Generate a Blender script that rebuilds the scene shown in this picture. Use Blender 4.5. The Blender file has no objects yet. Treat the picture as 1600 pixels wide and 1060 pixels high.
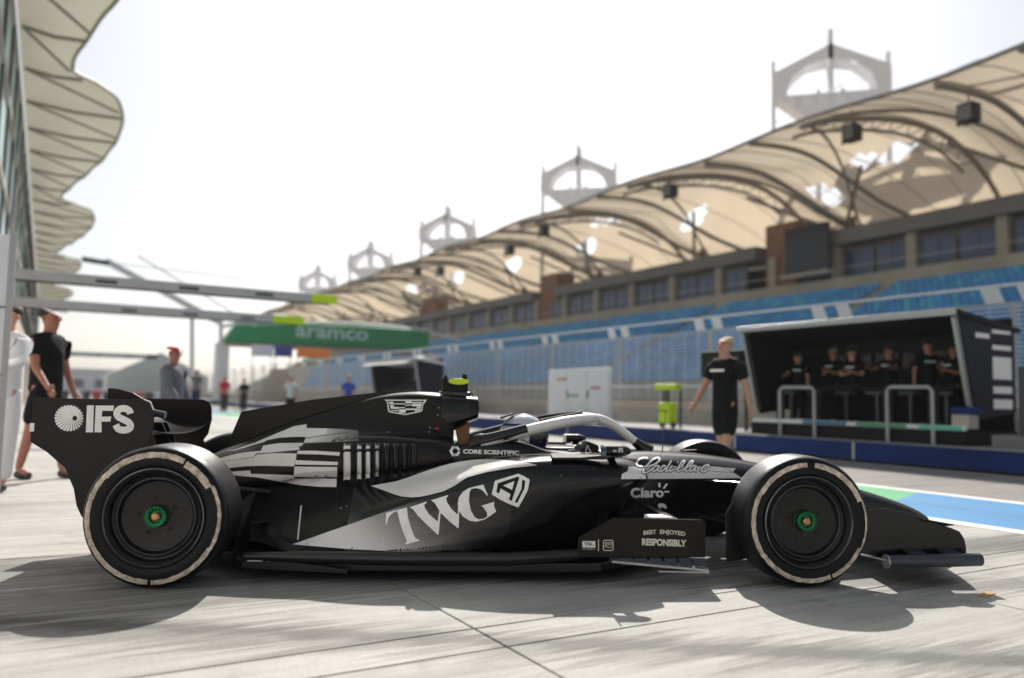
import bpy, bmesh, math, random
from mathutils import Vector, Matrix, Euler, Quaternion
from mathutils.bvhtree import BVHTree
random.seed(7)
D = bpy.data
C = bpy.context.scene.collection
SC = bpy.context.scene
R_ = math.radians

# ------------------------------------------------------------------ camera
# world: +Y runs up the pit lane (away), +X runs across it towards the grandstand, z up, metres
FPX, CX, CY = 1244.0, 800.0, 530.0
CAM_H = 0.9804
def _ray(x, y): return Vector(((x - CX) / FPX, -(y - CY) / FPX, -1.0))
_v1 = _ray(70, 609.5).normalized()
_h = _ray(2930, 609.5 + .02 * 2860)
_up = _h.cross(_v1).normalized()
if _up.y < 0: _up = -_up
_xx = _v1.cross(_up)
RW = Matrix((_xx, _v1, _up))                 # camera -> world
CAM_P = Vector((0, 0, CAM_H))
cam = D.objects.new('camera', D.cameras.new('camera')); C.objects.link(cam)
cam.matrix_world = Matrix.Translation(CAM_P) @ RW.to_4x4()
cam.data.sensor_width = 36; cam.data.lens = FPX / 1600 * 36
cam.data.clip_start = .05; cam.data.clip_end = 3000
cam.data.dof.use_dof = True; cam.data.dof.focus_distance = 4.25; cam.data.dof.aperture_fstop = .95
SC.camera = cam
def rayw(x, y): return RW @ _ray(x, y)
def on_x(x, y, X): d = rayw(x, y); return CAM_P + d * (X / d.x)
def on_y(x, y, Y): d = rayw(x, y); return CAM_P + d * (Y / d.y)
def on_z(x, y, Z=0): d = rayw(x, y); return CAM_P + d * ((Z - CAM_H) / d.z)

# ------------------------------------------------------------------ sky, sun, exposure
SUN_AZ, SUN_EL = 32.0, 41.0                  # azimuth clockwise from +Y
w = D.worlds.new('World'); SC.world = w; w.use_nodes = True
nt = w.node_tree; nt.nodes.clear()
sky = nt.nodes.new('ShaderNodeTexSky'); sky.sky_type = 'NISHITA'; sky.sun_disc = False
sky.sun_elevation = R_(SUN_EL); sky.sun_rotation = R_(SUN_AZ)
sky.air_density = 1.0; sky.dust_density = 2.2; sky.ozone_density = 1.0; sky.altitude = 10
bg = nt.nodes.new('ShaderNodeBackground'); bg.inputs['Strength'].default_value = .085
hs = nt.nodes.new('ShaderNodeHueSaturation'); hs.inputs['Saturation'].default_value = .38
out = nt.nodes.new('ShaderNodeOutputWorld')
nt.links.new(sky.outputs[0], hs.inputs['Color']); nt.links.new(hs.outputs[0], bg.inputs['Color'])
nt.links.new(bg.outputs[0], out.inputs['Surface'])
sl = D.lights.new('sun', 'SUN'); sl.energy = 4.2; sl.angle = R_(.5); sl.color = (1, .95, .87)
so = D.objects.new('sun', sl); C.objects.link(so)
sd = Vector((math.sin(R_(SUN_AZ)) * math.cos(R_(SUN_EL)), math.cos(R_(SUN_AZ)) * math.cos(R_(SUN_EL)), math.sin(R_(SUN_EL))))
so.rotation_euler = sd.to_track_quat('Z', 'Y').to_euler(); so.location = (0, 0, 60)
vs = SC.view_settings; vs.view_transform = 'Standard'; vs.look = 'None'; vs.gamma = 1; vs.exposure = .5
vs.use_curve_mapping = False
SC.cycles.max_bounces = 6

# ------------------------------------------------------------------ materials
def mat(name, col, rough=.6, metal=0, coat=0, spec=.5, noise=None, bump=None, emis=None, trans=0, ior=1.45):
    """noise=(scale, amount, (sx,sy,sz)) multiplies the colour; bump=(scale, strength, (s))"""
    m = D.materials.new(name); m.use_nodes = True
    n = m.node_tree.nodes; l = m.node_tree.links; b = n['Principled BSDF']
    b.inputs['Base Color'].default_value = (*col, 1); b.inputs['Roughness'].default_value = rough
    b.inputs['Metallic'].default_value = metal; b.inputs['Coat Weight'].default_value = coat
    b.inputs['Coat Roughness'].default_value = .12
    b.inputs['Specular IOR Level'].default_value = spec
    b.inputs['Transmission Weight'].default_value = trans; b.inputs['IOR'].default_value = ior
    if emis: b.inputs['Emission Color'].default_value = (*emis[0], 1); b.inputs['Emission Strength'].default_value = emis[1]
    tc = n.new('ShaderNodeTexCoord')
    if noise:
        sc, am, st = noise
        mp = n.new('ShaderNodeMapping'); mp.inputs['Scale'].default_value = st
        l.new(tc.outputs['Object'], mp.inputs['Vector'])
        nz = n.new('ShaderNodeTexNoise'); nz.inputs['Scale'].default_value = sc; nz.inputs['Detail'].default_value = 6
        nz.inputs['Roughness'].default_value = .6
        l.new(mp.outputs[0], nz.inputs['Vector'])
        rm = n.new('ShaderNodeMapRange'); rm.inputs[1].default_value = .3; rm.inputs[2].default_value = .7
        rm.inputs[3].default_value = 1 - am; rm.inputs[4].default_value = 1 + am
        l.new(nz.outputs[0], rm.inputs[0])
        mx = n.new('ShaderNodeMix'); mx.data_type = 'RGBA'; mx.blend_type = 'MULTIPLY'; mx.inputs[0].default_value = 1
        mx.inputs[6].default_value = (*col, 1); l.new(rm.outputs[0], mx.inputs[7]); l.new(mx.outputs[2], b.inputs['Base Color'])
        rr = n.new('ShaderNodeMapRange'); rr.inputs[3].default_value = max(.02, rough - .08); rr.inputs[4].default_value = min(1, rough + .1)
        l.new(nz.outputs[0], rr.inputs[0]); l.new(rr.outputs[0], b.inputs['Roughness'])
    if bump:
        nb = n.new('ShaderNodeTexNoise'); nb.inputs['Scale'].default_value = bump[0]; nb.inputs['Detail'].default_value = 5
        l.new(tc.outputs['Object'], nb.inputs['Vector'])
        bp = n.new('ShaderNodeBump'); bp.inputs['Strength'].default_value = min(1, bump[1]); bp.inputs['Distance'].default_value = .01 * max(1, bump[1] * 2)
        l.new(nb.outputs[0], bp.inputs['Height']); l.new(bp.outputs[0], b.inputs['Normal'])
    return m
M = {}
M['black'] = mat('satin_black_paint', (.005, .0048, .0055), .22, coat=.3, spec=.35, noise=(3, .25, (1, 1, 1)))
M['matte'] = mat('matte_black_wrap', (.010, .0075, .0065), .36, coat=.03, spec=.28, noise=(5, .3, (1, 1, 1)))
M['deep'] = mat('deep_black', (.004, .004, .004), .7)
M['silver'] = mat('warm_silver_wrap', (.78, .75, .74), .4, metal=.05, coat=.25, noise=(2.5, .06, (1, 1, 1)))
M['white'] = mat('white_decal', (.9, .88, .86), .45, noise=(30, .05, (1, 1, 1)))
M['offwhite'] = mat('offwhite_decal', (.72, .68, .58), .5)
M['carbon'] = mat('carbon_fibre', (.006, .006, .007), .3, coat=.3)
M['tyre'] = mat('tyre_rubber', (.013, .013, .015), .33, noise=(9, .35, (1, 1, 1)), bump=(160, .25), spec=.6)
M['sidewall'] = mat('tyre_sidewall', (.005, .005, .006), .36, noise=(6, .4, (1, 1, 1)), spec=.25)
M['cream'] = mat('worn_cream_marking', (.52, .44, .36), .45, noise=(26, .6, (1, 1, 1)))
M['rim'] = mat('wheel_cover', (.008, .007, .007), .28, coat=.1, spec=.35, noise=(7, .5, (1, 1, 1)))
M['rimedge'] = mat('rim_edge', (.14, .14, .15), .22, metal=.8)
M['green_nut'] = mat('anodised_green', (.01, .16, .06), .3, metal=.6)
M['gold'] = mat('gold_hub', (.5, .28, .14), .3, metal=.9)
M['lime'] = mat('fluorescent_lime', (.55, .75, .02), .5)
M['steel'] = mat('brushed_steel', (.42, .42, .43), .35, metal=.8, noise=(12, .12, (1, 1, 8)))
M['dsteel'] = mat('dark_steel', (.06, .065, .08), .35, metal=.4)
M['bronze'] = mat('bronze_strut', (.16, .075, .035), .4, metal=.5)
M['side_navy'] = mat('dark_navy_panel', (.012, .014, .025), .5, spec=.3)
M['under'] = mat('raw_carbon_underbody', (.004, .004, .0045), .5, spec=.15, noise=(8, .4, (1, 1, 1)))
M['red'] = mat('red_paint', (.5, .02, .02), .5)
M['orange'] = mat('orange_board', (1.0, .28, .04), .6, noise=(3, .1, (1, 1, 1)))
M['blue'] = mat('blue_board', (.03, .05, .3), .5)
M['navy'] = mat('navy_wall_paint', (.016, .04, .17), .6, spec=.2, noise=(1.3, .3, (1, .3, 1)), bump=(40, .1))
M['conc_light'] = mat('pale_concrete', (.42, .39, .35), .85, noise=(1.5, .2, (1, .4, 1)), bump=(30, .3))
M['conc_grey'] = mat('grey_concrete', (.27, .26, .25), .85, noise=(1.1, .22, (1, .4, 1)), bump=(30, .3))
M['kerb_top'] = mat('grey_platform', (.3, .29, .29), .8, noise=(.9, .25, (1, .3, 1)))
M['stand_conc'] = mat('stand_concrete', (.36, .33, .27), .85, noise=(.25, .2, (1, 1, 1)))
M['fascia'] = mat('fascia_grey', (.16, .16, .15), .6, noise=(.3, .15, (1, 1, 1)))
M['pane'] = mat('dark_glass', (.035, .06, .13), .12, spec=.8, noise=(.2, .4, (1, 1, 1)))
M['pane_teal'] = mat('teal_glass', (.38, .55, .55), .3, spec=.5, noise=(.4, .3, (1, 1, 1)))
M['frame'] = mat('window_frame', (.1, .09, .08), .5)
M['seat'] = mat('blue_seat', (.06, .29, .6), .45, noise=(.6, .25, (1, 1, 1)))
M['seat2'] = mat('teal_seat', (.1, .42, .6), .45)
M['rust'] = mat('terracotta_block', (.24, .12, .07), .7, noise=(.8, .2, (1, 1, 1)))
M['arch'] = mat('arch_steel', (.24, .215, .175), .55)
M['mast'] = mat('mast_steel', (.75, .74, .76), .6)
M['bgreen'] = mat('bridge_green', (.0, .26, .085), .5, noise=(.3, .1, (1, 1, 1)))
M['palegreen'] = mat('pale_green_letter', (.5, .72, .66), .5)
M['teal'] = mat('teal_strip', (.08, .6, .42), .5)
M['white_metal'] = mat('white_metal', (.8, .81, .84), .4, noise=(2, .05, (1, 1, 1)))
M['boom'] = mat('boom_aluminium', (.45, .45, .47), .4, metal=.2, noise=(1, .08, (1, 1, 1)))
M['canvas'] = mat('beige_canvas', (.52, .45, .38), .8)
M['screen'] = mat('unlit_screen', (.012, .014, .02), .15)
M['skin'] = mat('skin', (.5, .25, .18), .55)
M['skin2'] = mat('tanned_skin', (.36, .15, .1), .55)
M['hair'] = mat('fair_hair', (.42, .34, .23), .8, bump=(60, .5))
M['dhair'] = mat('dark_hair', (.03, .02, .015), .7)
M['black_cloth'] = mat('black_cloth', (.009, .009, .011), .85, bump=(9, 1.6), spec=.2)
M['grey_cloth'] = mat('grey_cloth', (.14, .15, .18), .85, bump=(9, 1.6), spec=.25)
M['white_cloth'] = mat('white_cloth', (.6, .6, .62), .85, bump=(50, .3))
M['navy_cloth'] = mat('navy_cloth', (.02, .03, .09), .85, spec=.25)
M['blue_cloth'] = mat('blue_cloth', (.04, .09, .4), .85)
M['red_cloth'] = mat('red_cloth', (.5, .03, .04), .8)
M['shoe'] = mat('shoe', (.05, .05, .05), .6)
M['white_paint'] = mat('white_road_paint', (.72, .71, .69), .7, noise=(3, .12, (1, .2, 1)))
M['green_paint'] = mat('green_road_paint', (.08, .36, .16), .7, noise=(2, .2, (1, .2, 1)))
M['blue_paint'] = mat('blue_road_paint', (.04, .21, .44), .7, noise=(2, .22, (1, .2, 1)))
M['orange_paint'] = mat('orange_floor_paint', (.42, .27, .12), .8)
M['helmet'] = mat('helmet_paint', (.5, .52, .58), .15, coat=.8)
M['visor'] = mat('visor', (.02, .02, .03), .08, coat=1)

def trans_mat(name, col, tcol, f):
    m = D.materials.new(name); m.use_nodes = True; n = m.node_tree.nodes; l = m.node_tree.links
    n.remove(n['Principled BSDF'])
    d = n.new('ShaderNodeBsdfDiffuse'); t = n.new('ShaderNodeBsdfTranslucent'); x = n.new('ShaderNodeMixShader')
    tc = n.new('ShaderNodeTexCoord'); nz = n.new('ShaderNodeTexNoise'); nz.inputs['Scale'].default_value = .35; nz.inputs['Detail'].default_value = 5
    l.new(tc.outputs['Object'], nz.inputs['Vector'])
    for s, c in ((d, col), (t, tcol)):
        mx = n.new('ShaderNodeMix'); mx.data_type = 'RGBA'; mx.inputs[6].default_value = (*[v * .82 for v in c], 1); mx.inputs[7].default_value = (*c, 1)
        l.new(nz.outputs[0], mx.inputs[0]); l.new(mx.outputs[2], s.inputs['Color'])
    x.inputs[0].default_value = f
    l.new(d.outputs[0], x.inputs[1]); l.new(t.outputs[0], x.inputs[2]); l.new(x.outputs[0], n['Material Output'].inputs['Surface'])
    return m
M['membrane'] = trans_mat('roof_membrane', (.72, .64, .53), (.72, .60, .45), .45)
M['sail'] = trans_mat('canopy_sail', (.6, .585, .5), (.6, .56, .44), .3)

def ground_mat(name, col, streak, dark, blot, streak_rot, rnd=.06, rubber=None):
    """concrete or asphalt: fine grain, blotches and rubber marks laid along one direction"""
    m = D.materials.new(name); m.use_nodes = True; n = m.node_tree.nodes; l = m.node_tree.links; b = n['Principled BSDF']
    b.inputs['Roughness'].default_value = .75; b.inputs['Specular IOR Level'].default_value = .35
    g = n.new('ShaderNodeNewGeometry')
    def nz(scale, det, st, rot=0, r=.6):
        mp = n.new('ShaderNodeMapping'); mp.vector_type = 'POINT'
        mp.inputs['Rotation'].default_value = (0, 0, rot); mp.inputs['Scale'].default_value = st
        l.new(g.outputs['Position'], mp.inputs['Vector'])
        t = n.new('ShaderNodeTexNoise'); t.inputs['Scale'].default_value = scale; t.inputs['Detail'].default_value = det; t.inputs['Roughness'].default_value = r
        l.new(mp.outputs[0], t.inputs['Vector']); return t.outputs[0]
    def mr(x, a, bb, c, d):
        r = n.new('ShaderNodeMapRange'); r.inputs[1].default_value = a; r.inputs[2].default_value = bb; r.inputs[3].default_value = c; r.inputs[4].default_value = d
        l.new(x, r.inputs[0]); return r.outputs[0]
    def mul(a, c):
        k = n.new('ShaderNodeMath'); k.operation = 'MULTIPLY'; l.new(a, k.inputs[0]); l.new(c, k.inputs[1]); return k.outputs[0]
    v = mr(nz(1.1, 5, (1, 1, 1)), .3, .7, 1 - blot, 1 + blot)
    v = mul(v, mr(nz(60, 4, (1, 1, 1)), .3, .7, .91, 1.09))
    v = mul(v, mr(nz(170, 3, (1, 1, 1)), .3, .7, .88, 1.12))
    v = mul(v, mr(nz(9, 6, (1, 1, 1), 0, .7), .3, .7, .93, 1.07))
    v = mul(v, mr(nz(3.1, 3, (1, 1, 1), .5, .5), .60, .68, 1, .86))
    v = mul(v, mr(nz(5.0, 4, (.5, 1, 1), .3, .6), .66, .74, 1, 1.14))
    v = mul(v, mr(nz(2.2, 7, (.22, 5.5, 1), streak_rot, .68), .32, .62, 1 - streak, 1.06))
    v = mul(v, mr(nz(.9, 6, (.16, 3.2, 1), streak_rot + .1, .6), .52, .66, 1, 1 - dark))
    oi = n.new('ShaderNodeObjectInfo')
    v = mul(v, mr(oi.outputs['Random'], 0, 1, 1 - rnd, 1 + rnd))
    if rubber: # dark tyre bands: (point on the band, heading, half width, strength)
        for (px_, py_, ang, hw, st, soft) in rubber:
            sp = n.new('ShaderNodeVectorMath'); sp.operation = 'SUBTRACT'; sp.inputs[1].default_value = (px_, py_, 0); l.new(g.outputs['Position'], sp.inputs[0])
            dt = n.new('ShaderNodeVectorMath'); dt.operation = 'DOT_PRODUCT'; dt.inputs[1].default_value = (-math.sin(ang), math.cos(ang), 0); l.new(sp.outputs[0], dt.inputs[0])
            ab = n.new('ShaderNodeMath'); ab.operation = 'ABSOLUTE'; l.new(dt.outputs['Value'], ab.inputs[0])
            ad = n.new('ShaderNodeMath'); ad.operation = 'ADD'; l.new(ab.outputs[0], ad.inputs[0])
            l.new(mr(nz(3.2, 6, (.3, 5, 1), -ang, .65), .3, .7, -hw * soft, hw * soft), ad.inputs[1])
            v = mul(v, mr(ad.outputs[0], hw * .4, hw, 1 - st, 1))
    mx = n.new('ShaderNodeMix'); mx.data_type = 'RGBA'; mx.blend_type = 'MULTIPLY'; mx.inputs[0].default_value = 1
    mx.inputs[6].default_value = (*col, 1); l.new(v, mx.inputs[7]); l.new(mx.outputs[2], b.inputs['Base Color'])
    bp = n.new('ShaderNodeBump'); bp.inputs['Strength'].default_value = .25; bp.inputs['Distance'].default_value = .004
    l.new(nz(90, 5, (1, 1, 1)), bp.inputs['Height']); l.new(bp.outputs[0], b.inputs['Normal'])
    return m
A_T = R_(-14)
M['slab'] = ground_mat('concrete_slab', (.39, .38, .362), .2, .24, .1, R_(27), rubber=[
    (3.4, 1.75, R_(-32), .26, .40, .8), (4.6, 2.6, R_(-30), .25, .42, .9), (2.0, 1.9, R_(-18), .16, .4, .9), (4.0, 1.3, R_(-34), .10, .42, .8),
    (1.2, 4.15, R_(-10), .35, .4, .9), (3.6, 3.9, R_(-16), .4, .35, .8)])
M['asphalt'] = ground_mat('pit_asphalt', (.235, .22, .21), .3, .3, .12, R_(90), 0)
M['track'] = ground_mat('track_asphalt', (.2, .2, .2), .1, .1, .1, R_(90), 0)
M['desert'] = ground_mat('desert_ground', (.42, .37, .3), .1, 0, .15, 0, 0)

# ------------------------------------------------------------------ mesh helpers
def link(o, parent=None):
    C.objects.link(o)
    if parent: o.parent = parent
    return o
def mesh_obj(name, verts, faces, m, parent=None, smooth=False, mats=None, midx=None):
    me = D.meshes.new(name); me.from_pydata([tuple(v) for v in verts], [], faces); me.update()
    for mm in (mats or [m]): me.materials.append(mm)
    if midx: me.polygons.foreach_set('material_index', midx)
    if smooth: me.polygons.foreach_set('use_smooth', [True] * len(me.polygons))
    return link(D.objects.new(name, me), parent)
class MB:
    """collects boxes, tubes and sheets for ONE mesh"""
    def __init__(s): s.v = []; s.f = []
    def add(s, vs, fs):
        k = len(s.v); s.v += [Vector(v) for v in vs]; s.f += [tuple(i + k for i in f) for f in fs]; return s
    def box(s, x0, x1, y0, y1, z0, z1):
        return s.add([(x0, y0, z0), (x1, y0, z0), (x1, y1, z0), (x0, y1, z0), (x0, y0, z1), (x1, y0, z1), (x1, y1, z1), (x0, y1, z1)],
                     [(0, 3, 2, 1), (4, 5, 6, 7), (0, 1, 5, 4), (1, 2, 6, 5), (2, 3, 7, 6), (3, 0, 4, 7)])
    def bar(s, a, b, wd, ht, up=(0, 0, 1)):
        a = Vector(a); b = Vector(b); d = (b - a).normalized(); u = Vector(up)
        if abs(d.dot(u)) > .98: u = Vector((1, 0, 0))
        r = d.cross(u).normalized(); u = r.cross(d).normalized()
        vs = [p + r * i * wd / 2 + u * j * ht / 2 for p in (a, b) for i, j in ((-1, -1), (1, -1), (1, 1), (-1, 1))]
        return s.add(vs, [(0, 1, 2, 3), (7, 6, 5, 4), (0, 4, 5, 1), (1, 5, 6, 2), (2, 6, 7, 3), (3, 7, 4, 0)])
    def tube(s, pts, rad, n=8, cap=True, flat=1, up=(0, 0, 1)):
        pts = [Vector(p) for p in pts]; rads = rad if isinstance(rad, (list, tuple)) else [rad] * len(pts)
        vs = []; fs = []; pu = None
        for i, p in enumerate(pts):
            d = (pts[min(i + 1, len(pts) - 1)] - pts[max(i - 1, 0)]).normalized()
            u = Vector(up) if pu is None else pu
            if abs(d.dot(u)) > .97: u = Vector((1, 0, 0)) if abs(d.x) < .9 else Vector((0, 1, 0))
            r = d.cross(u).normalized(); u = r.cross(d).normalized(); pu = u
            for k in range(n):
                a = 2 * math.pi * k / n; vs.append(p + (r * math.cos(a) + u * math.sin(a) * flat) * rads[i])
        for i in range(len(pts) - 1):
            for k in range(n):
                a = i * n + k; b = i * n + (k + 1) % n; fs.append((a, b, b + n, a + n))
        if cap: fs.append(tuple(range(n - 1, -1, -1))); fs.append(tuple(range((len(pts) - 1) * n, len(pts) * n)))
        return s.add(vs, fs)
    def prism(s, poly, off):
        """poly: 3D points of a planar outline, extruded by the vector off"""
        n = len(poly); p = [Vector(q) for q in poly]; o = Vector(off)
        return s.add(p + [q + o for q in p], [tuple(range(n)), tuple(range(2 * n - 1, n - 1, -1))] + [(i, i + n, (i + 1) % n + n, (i + 1) % n) for i in range(n)])
    def build(s, name, m, parent=None, smooth=False, bevel=0, kind=None):
        me = D.meshes.new(name); me.from_pydata([tuple(v) for v in s.v], [], s.f); me.update()
        if bevel or True:
            bm = bmesh.new(); bm.from_mesh(me); bmesh.ops.recalc_face_normals(bm, faces=bm.faces)
            if bevel:
                es = [e for e in bm.edges if e.is_manifold and e.calc_face_angle(0) > .6]
                bmesh.ops.bevel(bm, geom=es, offset=bevel, segments=2, profile=.5, affect='EDGES', clamp_overlap=True)
            bm.to_mesh(me); bm.free()
        me.materials.append(m)
        if smooth:
            me.polygons.foreach_set('use_smooth', [True] * len(me.polygons))
            me.set_sharp_from_angle(angle=R_(40))
        o = link(D.objects.new(name, me), parent)
        if kind: o['kind'] = kind
        return o
def box(name, m, x0, x1, y0, y1, z0, z1, parent=None, bevel=0, kind=None):
    return MB().box(x0, x1, y0, y1, z0, z1).build(name, m, parent, bevel=bevel, kind=kind)
def empty(name, label, cat, loc=(0, 0, 0), rz=0, group=None):
    o = D.objects.new(name, None); o.location = loc; o.rotation_euler = (0, 0, rz); o.empty_display_size = .2
    return tag(link(o), label, cat, group)
def tag(o, label, cat, group=None):
    o['label'] = label; o['category'] = cat
    if group: o['group'] = group
    return o
def struct(o): o['kind'] = 'structure'; return o
def share(o, name, parent, loc=(0, 0, 0), rot=None, scale=None):
    c = D.objects.new(name, o.data); c.location = loc
    if rot: c.rotation_euler = rot
    if scale: c.scale = scale
    return link(c, parent)
def copy_tree(root, loc=None, rz=None, label=None):
    r = root.copy(); C.objects.link(r)
    if loc is not None: r.location = loc
    if rz is not None: r.rotation_euler = (0, 0, rz)
    if label: r['label'] = label
    for ch in list(root.children):
        c = ch.copy(); C.objects.link(c); c.parent = r
        for g in list(ch.children):
            d = g.copy(); C.objects.link(d); d.parent = c
    return r
def cat1(p0, p1, p2, p3, t):
    return .5 * ((2 * p1) + (p2 - p0) * t + (2 * p0 - 5 * p1 + 4 * p2 - p3) * t * t + (3 * p1 - p0 - 3 * p2 + p3) * t ** 3)
def spline(pts, per):
    """Catmull-Rom through tuples"""
    P = [Vector(p) for p in pts]; o = []
    for i in range(len(P) - 1):
        a = P[max(i - 1, 0)]; b = P[i]; c = P[i + 1]; d = P[min(i + 2, len(P) - 1)]
        for k in range(per): o.append(cat1(a, b, c, d, k / per))
    o.append(P[-1]); return o
def lerp_tab(tab, x):
    if x <= tab[0][0]: return tab[0][1]
    for (a, va), (b, vb) in zip(tab, tab[1:]):
        if x <= b:
            t = (x - a) / (b - a); return va + (vb - va) * t
    return tab[-1][1]
def lathe_y(prof, n, arc=None):
    """profile of (radius, y) turned about the y axis; returns verts, faces"""
    vs = []; fs = []; m = len(prof); full = arc is None; a0, a1 = arc or (0, 2 * math.pi)
    cnt = n if full else n + 1
    for k in range(cnt):
        a = a0 + (a1 - a0) * k / n
        for r, y in prof: vs.append((r * math.cos(a), y, r * math.sin(a)))
    for k in range(n):
        k2 = (k + 1) % n if full else k + 1
        for i in range(m - 1): fs.append((k * m + i, k * m + i + 1, k2 * m + i + 1, k2 * m + i))
    return vs, fs
def text_polys(s, bold=0.0, res=4):
    """built-in font -> (verts2d, faces) with width normalised to 1, height of capitals to 1"""
    cu = D.curves.new('t', 'FONT'); cu.body = s; cu.resolution_u = res; cu.fill_mode = 'BOTH'; cu.offset = bold
    o = D.objects.new('t', cu); C.objects.link(o); dg = bpy.context.evaluated_depsgraph_get()
    me = D.meshes.new_from_object(o.evaluated_get(dg))
    v = [(q.co.x, q.co.y) for q in me.vertices]; f = [tuple(p.vertices) for p in me.polygons]
    D.objects.remove(o); D.curves.remove(cu); D.meshes.remove(me)
    x0 = min(p[0] for p in v); x1 = max(p[0] for p in v); y1 = max(p[1] for p in v); y0 = min(p[1] for p in v)
    return [((p[0] - x0) / (x1 - x0), (p[1] - y0) / (y1 - y0)) for p in v], f


# ================================================================== ground
def sheet(name, m, x0, x1, y0, y1, z):
    return struct(mesh_obj(name, [(x0, y0, z), (x1, y0, z), (x1, y1, z), (x0, y1, z)], [(0, 1, 2, 3)], m))
sheet('ground', M['desert'], -900, 900, -700, 1600, -.06)
apron = sheet('apron', M['deep'], -30, 6.72, -30, 170, -.022)
apron.data.materials.clear(); apron.data.materials.append(mat('joint_filler', (.17, .16, .15), .9))
sheet('pit_lane', M['asphalt'], 6.72, 12.32, -60, 260, -.004)
sheet('race_track', M['track'], 16.2, 34, -120, 420, -.02)
sheet('service_yard', M['conc_grey'], -30, 6.7, 170, 420, -.03)

# concrete slabs of the apron, each its own piece with recessed joints
def slab_mesh(wx, wy):
    g = .004; b = .004; t = .0
    x0, x1, y0, y1 = g, wx - g, g, wy - g
    v = [(x0, y0, -.02), (x1, y0, -.02), (x1, y1, -.02), (x0, y1, -.02),
         (x0, y0, t - b), (x1, y0, t - b), (x1, y1, t - b), (x0, y1, t - b),
         (x0 + b, y0 + b, t), (x1 - b, y0 + b, t), (x1 - b, y1 - b, t), (x0 + b, y1 - b, t)]
    f = [(8, 9, 10, 11)] + [(i, (i + 1) % 4, (i + 1) % 4 + 4, i + 4) for i in range(4)] + [(i + 4, (i + 1) % 4 + 4, (i + 1) % 4 + 8, i + 8) for i in range(4)]
    me = D.meshes.new('slab'); me.from_pydata(v, [], f); me.materials.append(M['slab']); return me
_sl = {}
xj = [-8.9, -6.3, -3.65, -1.0, 1.64, 4.2, 6.71]
yj = [-8.8, -6.4, -4.0, -1.9, .35, 2.8, 3.08]
while yj[-1] < 60: yj.append(round(yj[-1] + 2.42, 2))
for i in range(len(xj) - 1):
    for j in range(len(yj) - 1):
        k = (round(xj[i + 1] - xj[i], 2), round(yj[j + 1] - yj[j], 2))
        if k not in _sl: _sl[k] = slab_mesh(*k)
        o = D.objects.new('slab', _sl[k]); o.location = (xj[i], yj[j], 0); link(o, apron)
share_z = .004
o = mesh_obj('concrete_surface', [(-8.9, 60, .0), (6.71, 60, .0), (6.71, 170, .0), (-8.9, 170, .0)], [(0, 1, 2, 3)], M['slab'], apron); struct(o)

# painted strip between apron and pit lane
def painted(name, m, x0, x1, y0, y1, z=.002, skew=0):
    o = mesh_obj(name, [(x0, y0, z), (x1, y0 + skew, z), (x1, y1 + skew, z), (x0, y1, z)], [(0, 1, 2, 3)], m); return struct(o)
painted('painted_line', M['white_paint'], 6.70, 6.90, -40, 200, .003)
painted('painted_line', M['white_paint'], 8.78, 8.96, -40, 200, .003)
painted('painted_line', M['white_paint'], 12.12, 12.27, -40, 200, .002)
ys = [-30, -18, -6, 4.9, 17.5, 30, 42, 54, 66, 90, 120, 160]
for i, (a, b) in enumerate(zip(ys, ys[1:])):
    painted('painted_strip', M['green_paint'] if i % 2 == 1 else M['blue_paint'], 6.9, 8.78, a, b, .001, .75)
q_ = on_z(1545, 930); painted('painted_mark', M['orange_paint'], q_.x - .07, q_.x + .07, q_.y - .03, q_.y + .02, .003, .03)

# ================================================================== pit wall platform, catch fence, far edge of the track
o = MB().box(12.32, 12.62, -40, 220, -.05, .355).build('kerb_wall', M['navy'], bevel=.012)
tag(o, 'long low navy blue wall edging the far side of the pit lane', 'wall')
o2 = box('coping', M['kerb_top'], 12.34, 12.622, -40, 220, .357, .372, o)
for y in [-9, -3, 3, 9.1, 11.9, 18, 24, 30, 36, 42, 48, 54, 60]:
    box('joint_cover', M['steel'], 12.314, 12.319, y, y + .05, .0, .35, o)
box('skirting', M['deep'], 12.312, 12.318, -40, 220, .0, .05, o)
box('platform', M['kerb_top'], 12.63, 16.0, -40, 220, -.05, .36, kind='structure')
barrier = box('track_wall', M['conc_light'], 16.0, 16.35, -40, 220, .36, 1.02, bevel=.02)
tag(barrier, 'pale concrete wall carrying the catch fence beside the race track', 'wall')
box('upper_band', M['canvas'], 15.99, 15.998, -40, 220, .78, 1.0, barrier)
fence = empty('catch_fence', 'tall steel cable catch fence standing on the pale track wall', 'fence', (16.2, 0, 1.02))
pm = MB().box(-.035, .035, -.04, .04, 0, 2.05).build('post', M['boom'], fence); pm.location = (0, -3.9, 0)
brace = MB().prism([(-.10, 0, 2.38), (-.10, .34, 2.38), (-.10, .20, 2.02), (-.10, -.14, 2.02)], (.03, 0, 0)).build('top_plate', M['white_metal'], fence)
brace.location = (0, 1.5, 0)
yy = -3.9 + 4.1; k = 0
while yy < 150:
    share(pm, 'post', fence, (0, yy, 0))
    if yy < 90:
        share(brace, 'top_plate', fence, (0, yy - .45, 0)); share(brace, 'top_plate', fence, (0, yy + .25, 0))
    yy += 4.1
MB().bar((-.1, -40, 2.38), (-.1, 150, 2.38), .06, .05).build('top_rail', M['white_metal'], fence)
MB().bar((-.1, -40, 2.02), (-.1, 150, 2.02), .04, .035).build('rail', M['boom'], fence)
MB().bar((-.2, -40, .44), (-.2, 150, .44), .05, .05).build('rail', M['white_metal'], fence)
mb = MB()
for i in range(22): mb.bar((0, -30, .1 + i * .089), (0, 150, .1 + i * .089), .019, .019)
for i in range(160): mb.bar((0.01, -6 + i * .55, .05), (.01, -6 + i * .55, 2.0), .008, .008)
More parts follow.
